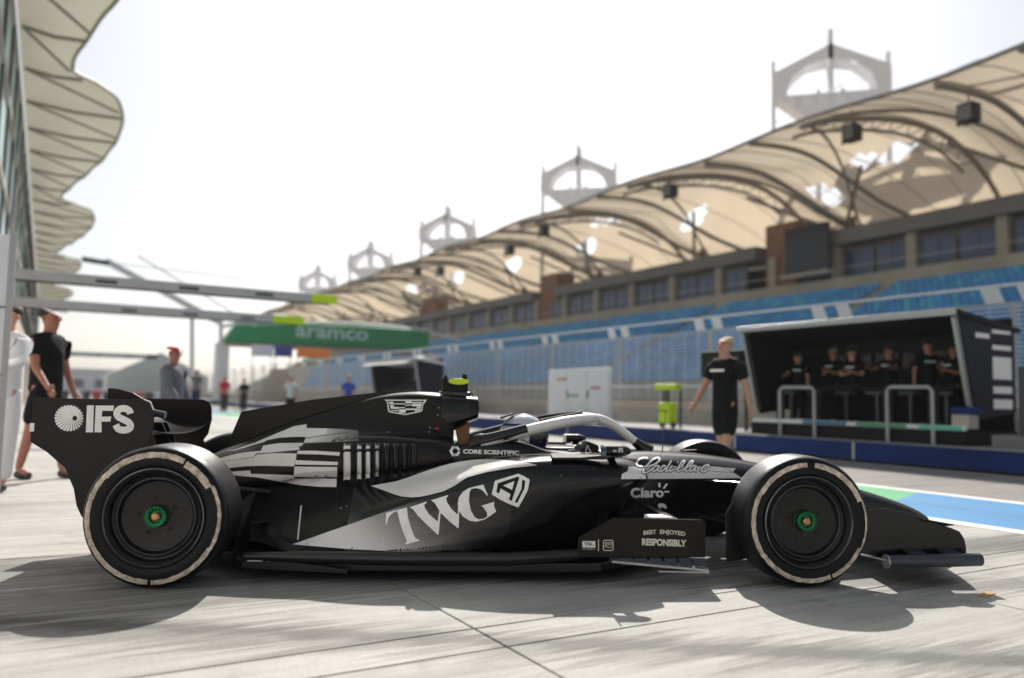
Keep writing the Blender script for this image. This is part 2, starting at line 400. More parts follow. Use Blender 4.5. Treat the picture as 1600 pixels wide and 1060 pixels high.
mb.build('cable_mesh', M['white_metal'], fence, kind='stuff')
o = box('track_wall', M['conc_grey'], 33.6, 34.0, -60, 300, -.05, 1.1); tag(o, 'grey concrete wall at the foot of the grandstand across the track', 'wall')

# ================================================================== grandstand
G0, G1 = 8.0, 178.0
gs = empty('grandstand', 'long grandstand with blue seats, dark suites and a wavy beige membrane roof', 'grandstand', (36, 60, 0))
def gl(o): o.location = Vector(o.location) - Vector((36, 60, 0)); return o
gl(box('base_wall', M['stand_conc'], 35.4, 35.9, -8, G1, -.05, 2.3, gs))
# stepped terraces
NR = 19
mb = MB()
rows = []
for r in range(NR):
    x = 36.0 + r * .775; z = 2.35 + r * .375
    mb.box(x, x + .80, -8, G1, z - .5, z); rows.append((x, z))
gl(mb.build('terrace', M['stand_conc'], gs))
smb = MB().box(.05, .45, 0, .44, .18, .24).box(.42, .47, 0, .44, .2, .62)
seat = gl(smb.build('seat', M['seat'], gs)); seat.location = Vector((rows[0][0] + .25, 14, rows[0][1])) - Vector((36, 60, 0))
cnt = 1; rest = MB(); rest2 = MB()
for r, (x, z) in enumerate(rows):
    y = 10.0
    while y < 150:
        blk = (y - 2) % 16.4
        if blk > 15.2: y += 1.2; continue          # aisles
        vis = y < 24.5 and r > 7
        if vis and cnt < 300 and y > 13:
            share(seat, 'seat', gs, Vector((x + .25, y, z)) - Vector((36, 60, 0))); cnt += 1
        else:
            t = rest2 if random.random() < .12 else rest
            if y < 60:
                t.box(x + .3, x + .7, y, y + .44, z + .18, z + .24); t.box(x + .67, x + .72, y, y + .44, z + .2, z + .62)
            else: t.box(x + .66, x + .72, y, y + .44, z + .1, z + .62)
        y += .52
gl(rest.build('seat_rows', M['seat'], gs, kind='stuff')); gl(rest2.build('seat_rows', M['seat2'], gs, kind='stuff'))
# parapet above the seats, suites behind glass, fascia
gl(box('parapet', M['stand_conc'], 50.9, 51.4, -8, G1, 8.8, 10.55, gs))
gl(box('suite_floor', M['stand_conc'], 51.4, 56, -8, G1, 9.9, 10.5, gs))
gl(box('suite_back_wall', M['deep'], 54.6, 54.8, -8, G1, 10.5, 13.0, gs))
gl(box('fascia', M['fascia'], 51.2, 60, -8, 43.2, 13.2, 14.3, gs)); gl(box('fascia', M['fascia'], 51.2, 60, 47.2, 78.0, 13.2, 14.3, gs))
gl(box('fascia', M['fascia'], 51.2, 60, 83.0, G1, 13.2, 14.3, gs))
gl(MB().bar((51.0, -8, 11.3), (51.0, G1, 11.3), .05, .05).build('rail', M['boom'], gs))
wf = MB(); W_, H_ = 2.5, 2.45
for a in ((0, .1), (W_ - .1, W_), (W_ / 2 - .04, W_ / 2 + .04)): wf.box(-.06, .06, a[0], a[1], 0, H_)
wf.box(-.055, .055, 0, W_, 0, .12); wf.box(-.055, .055, 0, W_, H_ - .35, H_ - .01)
w0 = gl(wf.build('window', M['frame'], gs)); w0.location = Vector((52, 0, 10.55)) - Vector((36, 60, 0))
p0 = box('pane', M['pane'], -.02, .02, .1, W_ - .1, .12, H_ - .35, w0)
pil = gl(box('pillar', M['stand_conc'], -.35, .35, -.35, .35, 0, 2.65, gs)); pil.location = Vector((51.9, -1, 10.5)) - Vector((36, 60, 0))
blk = gl(box('lift_tower', M['rust'], 52.0, 54.5, 43.6, 46.8, 10.5, 16.0, gs, bevel=.05))
gl(box('lift_tower', M['rust'], 52.0, 54.5, 78.6, 82.4, 10.5, 16.2, gs, bevel=.05))
gl(box('lift_tower', M['rust'], 52.2, 54.5, 113.6, 118.4, 10.5, 16.8, gs, bevel=.05))
yy = 2.7; i = 0
while yy < 170:
    share(pil, 'pillar', gs, Vector((51.9, yy, 10.5)) - Vector((36, 60, 0)))
    for q in (.45, 3.1):
        y = yy + q
        if 42 < y < 47.5 or 77 < y < 83: continue
        if i + q == 0: continue
        c = share(w0, 'window', gs, Vector((52, y, 10.55)) - Vector((36, 60, 0)))
        d = share(p0, 'pane', c)
    yy += 6.15; i += 1
sc = gl(box('screen', M['screen'], 50.4, 50.7, 39.3, 43.4, 11.2, 14.9, gs, bevel=.04))
for a_, b_ in ((11.4, 11.5), (15.1, 15.2)): gl(box('screen_frame', M['dsteel'], 50.34, 50.398, 39.3, 43.4, a_ - .2, b_ - .3, gs))
gl(box('screen_ledge', M['conc_light'], 50.1, 50.9, 39.1, 43.6, 10.95, 11.18, gs))

# membrane roof: arch ribs every 16.4 m, sagging bays between them
HI = [(38, 17.9), (40, 18.7), (43, 19.4), (46, 20.0), (49.5, 20.3), (53, 20.0), (56.5, 18.6), (59, 16.6), (60.5, 14.6)]
LO = [(38, 17.7), (41, 18.0), (44, 17.9), (48.4, 16.7), (51, 15.9), (53, 15.5), (56, 15.0), (59, 14.6), (60.5, 14.4)]
hi = spline([(a, b, 0) for a, b in HI], 4); lo = spline([(a, b, 0) for a, b in LO], 4)
HIt = [(v.x, v.y) for v in hi]; LOt = [(v.x, v.y) for v in lo]
def roof_z(X, Y):
    t = ((Y - 31.3) / 16.4) % 1.0
    c = abs(math.cos(math.pi * t)) ** 1.6
    z = lerp_tab(LOt, X) * (1 - c) + lerp_tab(HIt, X) * c
    # cones pulled up at the masts
    for mY in (23.1, 39.5, 55.9, 72.3, 88.7, 105.1, 121.5):
        d = math.hypot((X - 47.5), (Y - mY) * 1.1)
        if d < 6: z += 1.5 * (1 - d / 6) ** 2.0
    if X < 39: z += .5 * math.sin(math.pi * t) ** 2 * (X - 39) * .25
    return z
NX = 84; ysr = [G0 - 10 + i * .41 for i in range(int((G1 - G0 + 10) / .41))]
vs = []; fs = []
for Y in ysr:
    for i in range(NX + 1):
        X = 38 + 22.5 * i / NX
        vs.append((X - 36, Y - 60, roof_z(X, Y)))
holes = [(50, 53.4, .8, 1.5), (50, 39.2, 1.3, 1.0), (51.5, 34.4, 1.1, .9), (49.6, 35.6, 1.0, .6), (50, 70.1, .9, 1.5), (50.5, 65.8, .8, 1.0), (49, 66.6, .7, .6),
         (46, 45.6, 1.0, .6), (50, 86, .9, 1.6), (50, 102, 1, 1.5), (46, 61.6, .9, .9), (46, 78, .9, 1.2), (50, 118, 1, 1.5), (46, 95, .9, 1.2)]
for j in range(len(ysr) - 1):
    for i in range(NX):
        X = 38 + 22.5 * (i + .5) / NX; Y = ysr[j] + .2
        if any((((X - a) / c) ** 2 + ((Y - b) / d) ** 2 < 1) if d > 1.4 else (abs(X - a) < c * .8 and abs(Y - b + (X - a) * .25) < d * .85) for a, b, c, d in holes): continue
        k = j * (NX + 1) + i; fs.append((k, k + 1, k + NX + 2, k + NX + 1))
mesh_obj('membrane', vs, fs, M['membrane'], gs, smooth=True)
def rib(Y, dY=0, tab=None, r=.2, drop=.25, x0=38, x1=60, zoff=0):
    pts = []
    for i in range(17):
        X = x0 + (x1 - x0) * i / 16; y = Y + dY * i / 16
        z = (lerp_tab(tab, X) if tab else roof_z(X, y)) - drop + zoff
        pts.append((X - 36, y - 60, z))
    return MB().tube(pts, r * .8, 6, flat=1.3)
Y = 14.9
while Y < 175:
    rib(Y, 0, None, .22, .45).build('arch_rib', M['arch'], gs, smooth=True)
    rib(Y + .9, 0, None, .12, .9, 38.2, 56).build('arch_rib', M['arch'], gs, smooth=True)
    rib(Y + 4.2, 0, LOt, .17, .1, 38, 57).build('arch_rib', M['arch'], gs, smooth=True)
    rib(Y + 8.2, 0, LOt, .2, .45).build('arch_rib', M['arch'], gs, smooth=True)
    rib(Y + .2, 7.6, None, .13, .45, 38, 54).build('brace_rib', M['arch'], gs, smooth=True)
    rib(Y + 16.2, -7.6, None, .13, .45, 38, 54).build('brace_rib', M['arch'], gs, smooth=True)
    # zigzag web between the paired chords
    mb = MB()
    for q in range(9):
        X = 39 + q * 1.9
        mb.bar((X - 36, Y - 60, roof_z(X, Y) - .45), (X + .95 - 36, Y + .9 - 60, roof_z(X + .95, Y + .9) - .9), .07, .07)
        mb.bar((X + .95 - 36, Y + .9 - 60, roof_z(X + .95, Y + .9) - .9), (X + 1.9 - 36, Y - 60, roof_z(X + 1.9, Y) - .45), .07, .07)
    mb.build('web', M['arch'], gs)
    # column behind the suites and its raking struts
    col = MB().tube([(53.5 - 36, Y + 8.2 - 60, 10.5), (53.5 - 36, Y + 8.2 - 60, 16.0)], .3, 10).build('column', M['rust'], gs, smooth=True)
    MB().tube([(52.5 - 36, Y + 8.2 - 60, 14.2), (47.5 - 36, Y + 3 - 60, 17.4)], .14, 6).tube([(52.5 - 36, Y + 8.2 - 60, 14.2), (47.5 - 36, Y + 13.4 - 60, 17.4)], .14, 6).build('strut', M['arch'], gs)
    Y += 16.4
sm_ = MB(); yq = 9.0
while yq < 130:
    sm_.tube([(x - 36, yq - 60, roof_z(x, yq) - .03) for x in (38.1, 40, 42, 44, 46, 48, 50, 52, 54, 56, 58, 60)], .035, 4); yq += 2.05
sm_.build('membrane_seams', M['arch'], gs, kind='stuff')
ed = MB()
ep = [(38 - 36, y - 60, roof_z(38, y) - .02) for y in ysr[::4]]
ed.tube(ep, .11, 6).build('edge_cable', M['arch'], gs, smooth=True)
sp_ = [(41, 23.2), (41, 30.2), (41, 46.3), (41, 64.5), (41, 71.1), (41, 88), (41, 95)]
def speaker(X, Y):
    z = roof_z(X, Y) - 1.6
    r = empty('loudspeaker', 'x', 'loudspeaker', (X, Y, z))
    MB().box(-.4, .4, -.45, .45, -.5, .5).prism([(-.4, -.45, -.5), (-.4, .45, -.5), (-.65, .35, -.8), (-.65, -.35, -.8)], (.3, 0, .2)).build('cabinet', M['deep'], r, bevel=.05)
    MB().bar((0, 0, .5), (0, 0, 1.5), .07, .07).build('hanger', M['arch'], r)
    MB().box(-.42, -.405, -.35, .35, -.4, .4).build('grille', M['fascia'], r)
    return r
lab = ['black loudspeaker under the grandstand roof edge, nearest the right border', 'black loudspeaker under the grandstand roof, second from the right border',
       'black loudspeaker hanging under the roof above the tall light mast gap, third from the right', 'black loudspeaker fourth from the right under the grandstand roof',
       'black loudspeaker fifth from the right under the grandstand roof', 'small far loudspeaker under the roof, sixth from the right', 'smallest loudspeaker under the roof, seventh from the right']
for (X, Y), L in zip(sp_, lab):
    s = speaker(X, Y); s['label'] = L; s['group'] = 'loudspeakers hanging from the grandstand roof'

# ================================================================== light masts behind the stand
def mast():
    r = empty('light_mast', 'x', 'light mast', (62, 0, 0))
    mb = MB()
    for sx, sy in ((-1, -1), (1, -1), (1, 1), (-1, 1)):
        mb.bar((sx * .9, sy * .9, 0), (sx * .9, sy * .9, 30), .28, .28)
    z = 14
    while z < 30:
        for a, b in (((-1, -1), (1, -1)), ((1, -1), (1, 1)), ((1, 1), (-1, 1)), ((-1, 1), (-1, -1))):
            mb.bar((a[0] * .9, a[1] * .9, z), (b[0] * .9, b[1] * .9, z + 1.5), .1, .1)
        z += 1.5
    mb.build('shaft', M['mast'], r)
    for sy in (-1, 1):
        mb = MB()
        for sx in (-.35, .35): mb.bar((sx, sy * 4.2, 17), (sx, sy * 4.2, 33.3), .3, .3)
        for q in range(11): mb.bar((-.35, sy * 4.2, 17 + q * 1.5), (.35, sy * 4.2, 18.5 + q * 1.5), .07, .07); mb.bar((0, sy * 4.2, 17 + q * 1.5), (0, sy * .9, 17.6 + q * 1.5), .07, .07)
        mb.build('side_ladder', M['mast'], r)
    # crown: pitched roof frame, arch and lamp tray
    mb = MB()
    for x in (-1.5, 1.5):
        mb.prism([(x, -4.3, 31.8), (x, 0, 34.2), (x, 4.3, 31.8), (x, 4.3, 29.4), (x, 3.4, 29.3), (x, 2.9, 31.2), (x, 1.7, 32.4), (x, 0, 32.8), (x, -1.7, 32.4), (x, -2.9, 31.2), (x, -3.4, 29.3), (x, -4.3, 29.4)], (.25, 0, 0))
    mb.box(-1.5, 1.75, -.18, .18, 30, 35.6)
    mb.build('crown', M['mast'], r)
    MB().prism([(-1.4, -4.2, 29.6), (-1.4, 4.2, 29.6), (-1.4, 1.8, 27.4), (-1.4, -1.8, 27.4)], (3.0, 0, 0)).prism([(-.7, -1.4, 27.3), (-.7, 1.4, 27.3), (-.7, .8, 24.5), (-.7, -.8, 24.5)], (1.4, 0, 0)).build('lamp_tray', M['mast'], r)
    for sy in (-3, -1.8, -.6, .6, 1.8, 3):
        MB().box(-1.62, -1.41, sy - .35, sy + .35, 28.6, 29.3).build('floodlight', M['white_metal'], r)
    return r
m0 = mast(); m0.location = (62, 48.0, 0); m0.rotation_euler = (0, 0, R_(45)); m0.scale = (.75, 1.2, 1.01); m0['group'] = 'light masts behind the grandstand'
m0['label'] = 'tallest and nearest light mast with pitched crown above the right of the grandstand'
for y, L in ((88.8, 'light mast with pitched crown above the middle of the roof, second nearest'), (130.4, 'pale light mast above the roof, middle one of the five'),
             (170.5, 'small pale light mast, fourth along the grandstand'), (211, 'smallest and farthest pale light mast of the row')):
    copy_tree(m0, (62, y, 0), R_(45), L)

# stay mast and cable behind the roof at the right border
sm = empty('stay_mast', 'pale raking stay mast rising over the roof at the top right corner', 'mast', (50, 16, 20))
MB().tube([(-6, 8, -1.4), (-2, 3, 1.5), (4, -6, 6.8)], .25, 8).build('pole', M['white_metal'], sm, smooth=True)
MB().tube([(-9, 9.5, -1.2), (-6.5, 8, .1), (-4, 6, .6), (-1, 3.6, .6)], .14, 8).build('stay', M['white_metal'], sm, smooth=True)

# ================================================================== bridge over the track
br = empty('track_bridge', 'green bridge panel over the race track with white rounded lettering', 'bridge', (24, 75, 0))
MB().prism([(-10.3, 0, 5.65), (-9.2, 0, 7.25), (-4, 0, 7.6), (2, 0, 7.85), (6, 0, 7.9), (9.9, 0, 7.8), (9.9, 0, 6.0), (9.5, 0, 5.9)], (0, 2.6, 0)).build('panel', M['bgreen'], br, bevel=.08)
MB().tube([(-10.2, 1.3, 7.1), (-9, 1.3, 7.5), (-4, 1.3, 7.85), (2, 1.3, 8.15), (6, 1.3, 8.15), (10, 1.3, 7.9), (14, 1.3, 7.2)], .18, 8).build('roof_edge', M['mast'], br, smooth=True)
box('soffit', M['stand_conc'], -10.2, 9.9, .2, 2.4, 5.35, 5.62, br)
for x in (-10.2, 10.6): box('leg', M['mast'], x - .5, x + .5, .4, 2.2, -.02, 5.6, br)
bx = MB(); tv, tf = text_polys('aramco', .02)
bx.add([(-3.9 + 7.2 * u, -.05, 6.45 + .95 * v) for u, v in tv], [f[::-1] for f in tf]); bx.build('lettering', M['palegreen'], br)
def board(name, m, label, x, y, z, w_, h_, d=.15, cat='board'):
    o = MB().box(-w_ / 2, w_ / 2, 0, d, 0, h_).box(-w_ / 2 + .1, -w_ / 2 + .18, d, d + .08, -z + .0, h_).box(w_ / 2 - .18, w_ / 2 - .1, d, d + .08, -z, h_).build(name, m, bevel=.01); o.location = (x, y, z)
    return tag(o, label, cat)
p = on_y(490, 560, 70); board('board', M['orange'], 'orange advertising board below the green bridge', p.x, 70, p.z, 3.0, .85)
p = on_y(443, 558, 71); board('board', M['blue'], 'small dark blue board left of the orange board', p.x, 71, p.z, 1.6, 1.0)
p = on_y(410, 557, 72); board('board', M['white_metal'], 'pale grey board left of the blue board under the bridge', p.x, 72, p.z, 1.9, 1.0)
p = on_y(492, 564, 69); board('board', M['teal'], 'thin turquoise strip sign under the orange board', p.x, 69, p.z, 2.0, .16)
p = on_y(360, 560, 60)
# pale canvas hoarding and tents near the pit exit
o = MB().prism([(0, 0, 0), (1.9, 0, 2.6), (6.2, 0, 2.6), (4.4, 0, 0)], (0, .2, 0)).build('hoarding', M['canvas'], bevel=.02); q = on_y(395, 608, 62); o.location = (q.x, 62, 0)
o.scale = (.72, 1, 1.15); tag(o, 'beige slanted hoarding panel in the distance left of the green bridge leg', 'hoarding')
tent = empty('marquee', 'white marquee tent in the distance left of the green bridge', 'tent', (12.5, 110, 0))
MB().prism([(-6, 0, 3), (0, 0, 6), (6, 0, 3)], (0, 8, 0)).build('roof', M['white_cloth'], tent); box('side', M['white_cloth'], -5.9, 5.9, .1, 7.9, 0, 3, tent)

# ================================================================== pit building on the left
pb = empty('pit_building', 'pit building with teal glass bays and beige petal shaped canopies along its top', 'building', (-1.2, 0, 0))
def E_(Y):
    base = .22
    for y0 in (9.5, 31, 52.5, 74, 97, 120):
        t = (Y - y0) / 20.5
        if 0 <= t <= 1:
            a = math.sqrt(max(0, 1 - (1 - t / .26) ** 2)) if t < .26 else math.cos((t - .26) / .74 * math.pi / 2) ** 1.25
            return base + 1.95 * max(0, a)
    return base
vs = []; fs = []; ny = 380
for j in range(ny):
    Y = 8 + j * .32
    for i in range(7):
        X = -1.3 + (E_(Y) + 1.3) * i / 6
        z = 12.0 + .05 * math.sin(Y * 1.75) * (i / 6) + .25 * math.sin(math.pi * i / 6)
        vs.append((X + 1.2, Y, z))
for j in range(ny - 1):
    for i in range(6): k = j * 7 + i; fs.append((k, k + 1, k + 8, k + 7))
mesh_obj('canopy', vs, fs, M['sail'], pb, smooth=True)
MB().tube([(E_(8 + j * .32) + 1.2, 8 + j * .32, 11.98 + .05 * math.sin((8 + j * .32) * 1.75)) for j in range(ny)], .055, 6).build('canopy_edge', M['arch'], pb, smooth=True)
bm_ = MB().tube([(0, 0, 0), (1.0, 0, -.12), (2.0, 0, -.05)], .06, 6).build('canopy_beam', M['arch'], pb, smooth=True)
bm_.location = (0, 9.5, 11.86); k = 0
Y = 9.5
while Y < 125:
    L_ = (E_(Y) + 1.15) / 2
    if Y > 9.6: share(bm_, 'canopy_beam', pb, (0, Y, 11.86), scale=(L_, 1, 1))
    L2 = (E_(Y + 3) + 1.1); MB().bar((.05, Y, 11.82), (L2, Y + 3.0, 11.84), .07, .07).build('canopy_brace', M['arch'], pb)
    Y += 3.6
bm_.scale = ((E_(9.5) + 1.15) / 2, 1, 1)
# bays: garage level, glazed floors, fins
box('rear_block', M['conc_light'], -9, -.35, -24, 150, -.02, 11.5, pb)
gm = box('garage_door', M['white_metal'], -.34, -.2, 0, 3.3, .02, 2.9, pb); gm.location = (0, 9.2, 0)
pr = box('pier', M['canvas'], -.35, .0, 0, .7, .0, 4.1, pb); pr.location = (0, 8.4, 0)
gp = box('pane', M['pane_teal'], -.3, -.2, .08, 3.5, 0, 2.2, pb); gp.location = (0, 8.9, 4.4)
fin = box('fin', M['frame'], -.3, -.12, -.05, .05, 4.2, 11.6, pb); fin.location = (0, 8.8, 0)
ld = box('ledge', M['conc_light'], -.3, -.1, 0, 3.5, -.1, .1, pb); ld.location = (0, 8.8, 4.2)
Y = 8.8 - 3.6 * 8
while Y < 140:
    if abs(Y - 8.8) > .1:
        share(fin, 'fin', pb, (0, Y, 0)); share(pr, 'pier', pb, (0, Y - .4, 0))
    for f_ in range(3):
        if not (abs(Y - 8.8) < .1 and f_ == 0):
            share(gp, 'pane', pb, (0, Y + .05, 4.45 + f_ * 2.42))
        share(ld, 'ledge', pb, (0, Y + .05, 6.75 + f_ * 2.42))
    if abs(Y - 8.8) > .1: share(gm, 'garage_door', pb, (0, Y + .4, 0))
    Y += 3.6
box('fascia_board', M['canvas'], -.3, .06, -24, 150, 3.0, 4.05, pb)
# white partition screen beside the man on the left
ps = empty('partition', 'pale grey garage partition panel at the left border beside the man in black', 'partition', (-.62, 8.3, 0))
MB().box(-.9, .28, 0, .08, .02, 2.35).build('panel', M['white_metal'], ps, bevel=.01); MB().bar((.3, .04, 0), (.3, .04, 2.4), .06, .06).build('post', M['steel'], ps)
for z in (.55, 1.1, 1.7): MB().bar((-.9, -.01, z), (.28, -.01, z), .012, .012).build('seam', M['fascia'], ps)

# overhead equipment booms
def boom(label, tip, z, ln, wz=.17, col='lime', tipl=.62):
    r = empty('equipment_boom', label, 'boom', (tip.x, tip.y, z), 0, 'equipment booms reaching over the pit boxes')
    MB().box(-ln, -tipl, -.09, .09, 0, wz).build('beam', M['boom'], r, bevel=.012)
    MB().box(-tipl + .003, 0, -.092, .092, -.003, wz + .003).build('end_cap', M[col], r, bevel=.012)
    MB().box(-ln, -.2, -.06, .06, -.03, -.004).build('cable_tray', M['deep'], r)
    for q in range(3): MB().box(-1.9 - q * 1.6, -1.5 - q * 1.6, -.095, -.091, .05, .12).build('plate', M['dsteel'], r)
    return r
t1 = on_z(525, 476, 3.15); boom('near grey overhead boom with lime yellow end, upper one of the two', t1, 3.15, 9.5, .2)
t2 = on_z(474, 508, 3.15); boom('farther grey overhead boom with lime yellow end, just above the green bridge', t2, 3.15, 9.5, .24, tipl=.95)
t3 = on_z(246, 561, 3.1); boom('farthest dark overhead boom, low between the man on the left and the red capped man', Vector((t3.x, t3.y, 0)), 3.1, 7, .25, 'dsteel')

# stay truss of a pale signal gantry in the distance
gt = empty('signal_gantry', 'pale steel truss gantry leaning in the haze above the overhead booms', 'gantry', (0, 70, 0))
def gpt(x, y): p = on_y(x, y, 70); return (p.x, 0, p.z)
mb = MB(); mb.bar(gpt(165, 408), gpt(345, 505), .5, .45); mb.bar(gpt(215, 400), gpt(400, 510), .14, .1); mb.bar(gpt(120, 405), gpt(420, 440), .06, .06)
mb.build('truss', M['mast'], gt)
MB().bar(gpt(128, 405), gpt(170, 412), .5, .35).build('walkway', M['dsteel'], gt)
MB().bar(gpt(250, 455), gpt(330, 500), .4, .3).build('strut', M['mast'], gt)
for x, y, s in (): MB().bar(gpt(x - 12, y), gpt(x + 12, y + 1), .3, .3 * s).build('sign_plate', M['mast'], gt)
MB().bar(gpt(300, 480), gpt(300, 640), .3, .3).build('leg', M['mast'], gt)
MB().bar(gpt(345, 500), gpt(345, 640), .3, .3).build('leg', M['mast'], gt)

# distant pit exit things: crowd barriers, tyre stack wall, low buildings
def crowd_barrier():
    r = empty('crowd_barrier', 'x', 'barrier', (0, 0, 0))
    MB().tube([(0, 0, .15), (0, 0, 1.1), (2.3, 0, 1.1), (2.3, 0, .15)], .022, 6).bar((0, 0, .2), (2.3, 0, .2), .03, .03).build('frame', M['steel'], r)
    mb = MB()
    for i in range(13): mb.bar((.17 * i + .12, 0, .2), (.17 * i + .12, 0, 1.1), .012, .012)
    mb.build('bars', M['steel'], r)
    MB().box(.2, .26, -.3, .3, 0, .04).box(2.0, 2.06, -.3, .3, 0, .04).build('feet', M['steel'], r)
    return r
cb = crowd_barrier(); cb['group'] = 'crowd control barriers across the pit exit'
cb['label'] = 'steel crowd barrier across the pit exit, leftmost of the row'
y_ = 38
for i in range(9):
    lab_ = 'steel crowd barrier across the pit exit, ' + ['leftmost', 'second', 'third', 'fourth', 'fifth', 'sixth', 'seventh', 'eighth', 'rightmost'][i] + ' from the left' * (0 < i < 8) + ' of the row'
    if i == 0: cb.location = (2.9, y_, 0)
    else: copy_tree(cb, (2.9 + i * 2.36, y_, 0) if i < 4 else (2.9 + i * 2.36 - (i - 3) * .3, y_ - .0, 0), 0, lab_)
bld = empty('low_building', 'low white hazy building at the far end of the pit lane', 'building', (-2, 190, 0))
box('wall', M['white_metal'], -12, 22, 0, 12, 0, 5, bld); box('roof', M['mast'], -13, 23, -1, 13, 5, 5.6, bld)
for i in range(6): box('window', M['pane'], -9 + i * 5, -6 + i * 5, -.05, -.0, 1.6, 3.4, bld)
for i in range(14):
    o = MB(); 
    for k in range(4):
        vv, ff = lathe_y([(.16, 0), (.33, .02), (.36, .12), (.33, .22), (.16, .24)], 14)
        o.add([(v[0], v[2], v[1] + k * .245) for v in vv], ff)
    t = o.build('tyre_stack', M['red'] if i % 4 == 0 else (M['white_metal'] if i % 4 == 2 else M['tyre']), smooth=True); t.location = (.6 + i * .78, 74, 0)
    cn_ = ['first', 'second', 'third', 'fourth', 'fifth', 'sixth', 'seventh', 'eighth', 'ninth', 'tenth', 'eleventh', 'twelfth', 'thirteenth', 'fourteenth'][i]
    tag(t, ('red' if i % 4 == 0 else 'white' if i % 4 == 2 else 'black') + ' tyre stack in the far barrier, ' + cn_ + ' of its row from the left', 'tyre stack', 'tyre barrier at the far end')
cn = empty('traffic_cone', 'small pink red traffic cone behind the rear wing', 'cone', (on_z(318, 690)).xyz, 0)
vv, ff = lathe_y([(.15, 0), (.145, .04), (.02, .5), (0, .5)], 20); MB().add([(v[0], v[2], v[1]) for v in vv], ff).build('cone', mat('cone_red', (.75, .16, .13), .5), cn, smooth=True)
box('foot', M['red'], -.2, .2, -.2, .2, 0, .035, cn, bevel=.01); cn.location = (2.6, 16.6, 0)

# ================================================================== pit wall: cabinet, bins, stands
cab = empty('control_cabinet', 'large white cabinet standing on the pit wall platform behind the car', 'cabinet', (15.0, 19.7, .36))
MB().box(0, .12, 0, 3.45, .0, 1.66).build('body', M['white_metal'], cab, bevel=.02)
for y in (.05, 1.18, 2.31): MB().box(-.02, -.002, y, y + 1.09, .08, 1.6).build('door', M['white_metal'], cab, bevel=.006)
for y, z, m in ((.4, 1.0, 'red'), (2.3, 1.3, 'red'), (1.6, .75, 'bgreen'), (.9, .5, 'mast')): MB().box(-.026, -.021, y, y + .55, z, z + .06).build('sticker', M[m], cab)
for y in (1.1, 2.23): MB().box(-.05, -.021, y - .03, y + .0, .7, .95).build('handle', M['dsteel'], cab)

lb = empty('lime_trolley', 'lime green jack trolley standing on the pit wall platform', 'trolley', (13.0, 14.75, .36))
MB().box(-.12, .12, -.2, .2, .12, .62).build('bin', M['lime'], lb, bevel=.03)
MB().box(-.1, .1, -.38, .38, .92, 1.06).build('top_box', M['lime'], lb, bevel=.02)
MB().bar((0, 0, .6), (0, 0, .95), .06, .06).bar((.14, -.3, 0), (.14, -.3, 1.0), .04, .04).bar((.14, .3, 0), (.14, .3, 1.0), .04, .04).build('frame', M['dsteel'], lb)
MB().box(-.14, -.121, -.15, .15, .4, .42).build('latch', M['deep'], lb)
for sy in (-.2, .2):
    vv, ff = lathe_y([(.02, -.03), (.07, -.03), (.08, 0), (.07, .03), (.02, .03)], 14); o = MB().add(vv, ff).build('wheel', M['tyre'], lb, smooth=True); o.rotation_euler = (0, 0, math.pi / 2); o.location = (0, sy, .08)
bin_ = empty('equipment_case', 'black equipment box on the track wall just left of the man in the black shirt', 'case', (13.9, 13.6, .36))
MB().box(-.3, .3, -.65, .65, 1.25, 1.85).build('body', M['deep'], bin_, bevel=.02); MB().bar((0, -.5, 0), (0, -.5, 1.25), .06, .06).bar((0, .5, 0), (0, .5, 1.25), .06, .06).build('legs', M['dsteel'], bin_)
MB().box(-.3, .3, -1.4, -.66, 1.0, 1.22).build('shelf', M['boom'], bin_)

def pit_stand(name, label, y0, y1, canopy, x=13.2):
    r = empty(name, label, 'pit wall stand', (x, (y0 + y1) / 2, .36)); L = (y1 - y0) / 2
    box('floor', M['deep'], -.25, 1.7, -L, L, .0, .24, r)
    MB().box(-.32, -.24, -L - .05, L, .25, .33).build('front_rail', M['white_metal'], r, bevel=.01)
    for a, b, m in ((-.1, .9, 'blue_paint'), (-1.3, -.3, 'green_paint'), (-L, -L + .75, 'teal')):
        if name == 'command_stand': MB().box(-.325, -.322, a, b, .26, .32).build('reflector', M[m], r)
    box('back_wall', M['deep'], 1.55, 1.62, -L, L, .24, 2.2, r)
    # roof sloping up to the front
    MB().prism([(-.62, -L - .1, 2.24), (1.7, -L - .1, 2.02), (1.7, -L - .1, 1.94), (-.62, -L - .1, 2.14)], (0, 2 * L + .2, 0)).build('roof', M[canopy], r, bevel=.01)
    MB().box(-.66, -.625, -L - .1, L + .1, 2.13, 2.24).build('roof_edge', M['steel'], r, bevel=.005)
    for sy, nm in ((-1, 'side_panel'), (1, 'side_panel')):
        y = sy * L
        MB().prism([(-.42, y, 2.1), (1.55, y, 2.0), (1.55, y, .55), (.1, y, .42)], (0, .05 * sy, 0)).build(nm, M['side_navy'] if sy < 0 else M['deep'], r)
        MB().bar((-.5, y, 2.13), (.02, y, .5), .16, .05, (0, 1, 0)).build('front_strut', M['steel'], r, bevel=.008)
    box('desk', M['deep'], .45, .95, -L + .2, L - .2, .95, 1.0, r)
    for i in range(7):
        y = -L + .5 + i * (2 * L - 1) / 6
        o = MB().box(1.35, 1.4, y - .26, y + .26, 1.35, 1.68).build('monitor', M['screen'], r, bevel=.01)
    for i in range(6):
        y = -L + .6 + i * (2 * L - 1.2) / 5
        MB().bar((.4, y, .24), (.4, y, .85), .05, .05).box(.25, .55, y - .17, y + .17, .85, .9).build('stool', M['dsteel'], r)
    return r
cs = pit_stand('command_stand', 'long black pit wall command stand with a row of team members under its roof', 7.55, 12.1, 'deep'); cs.scale = (.82, 1, 1)
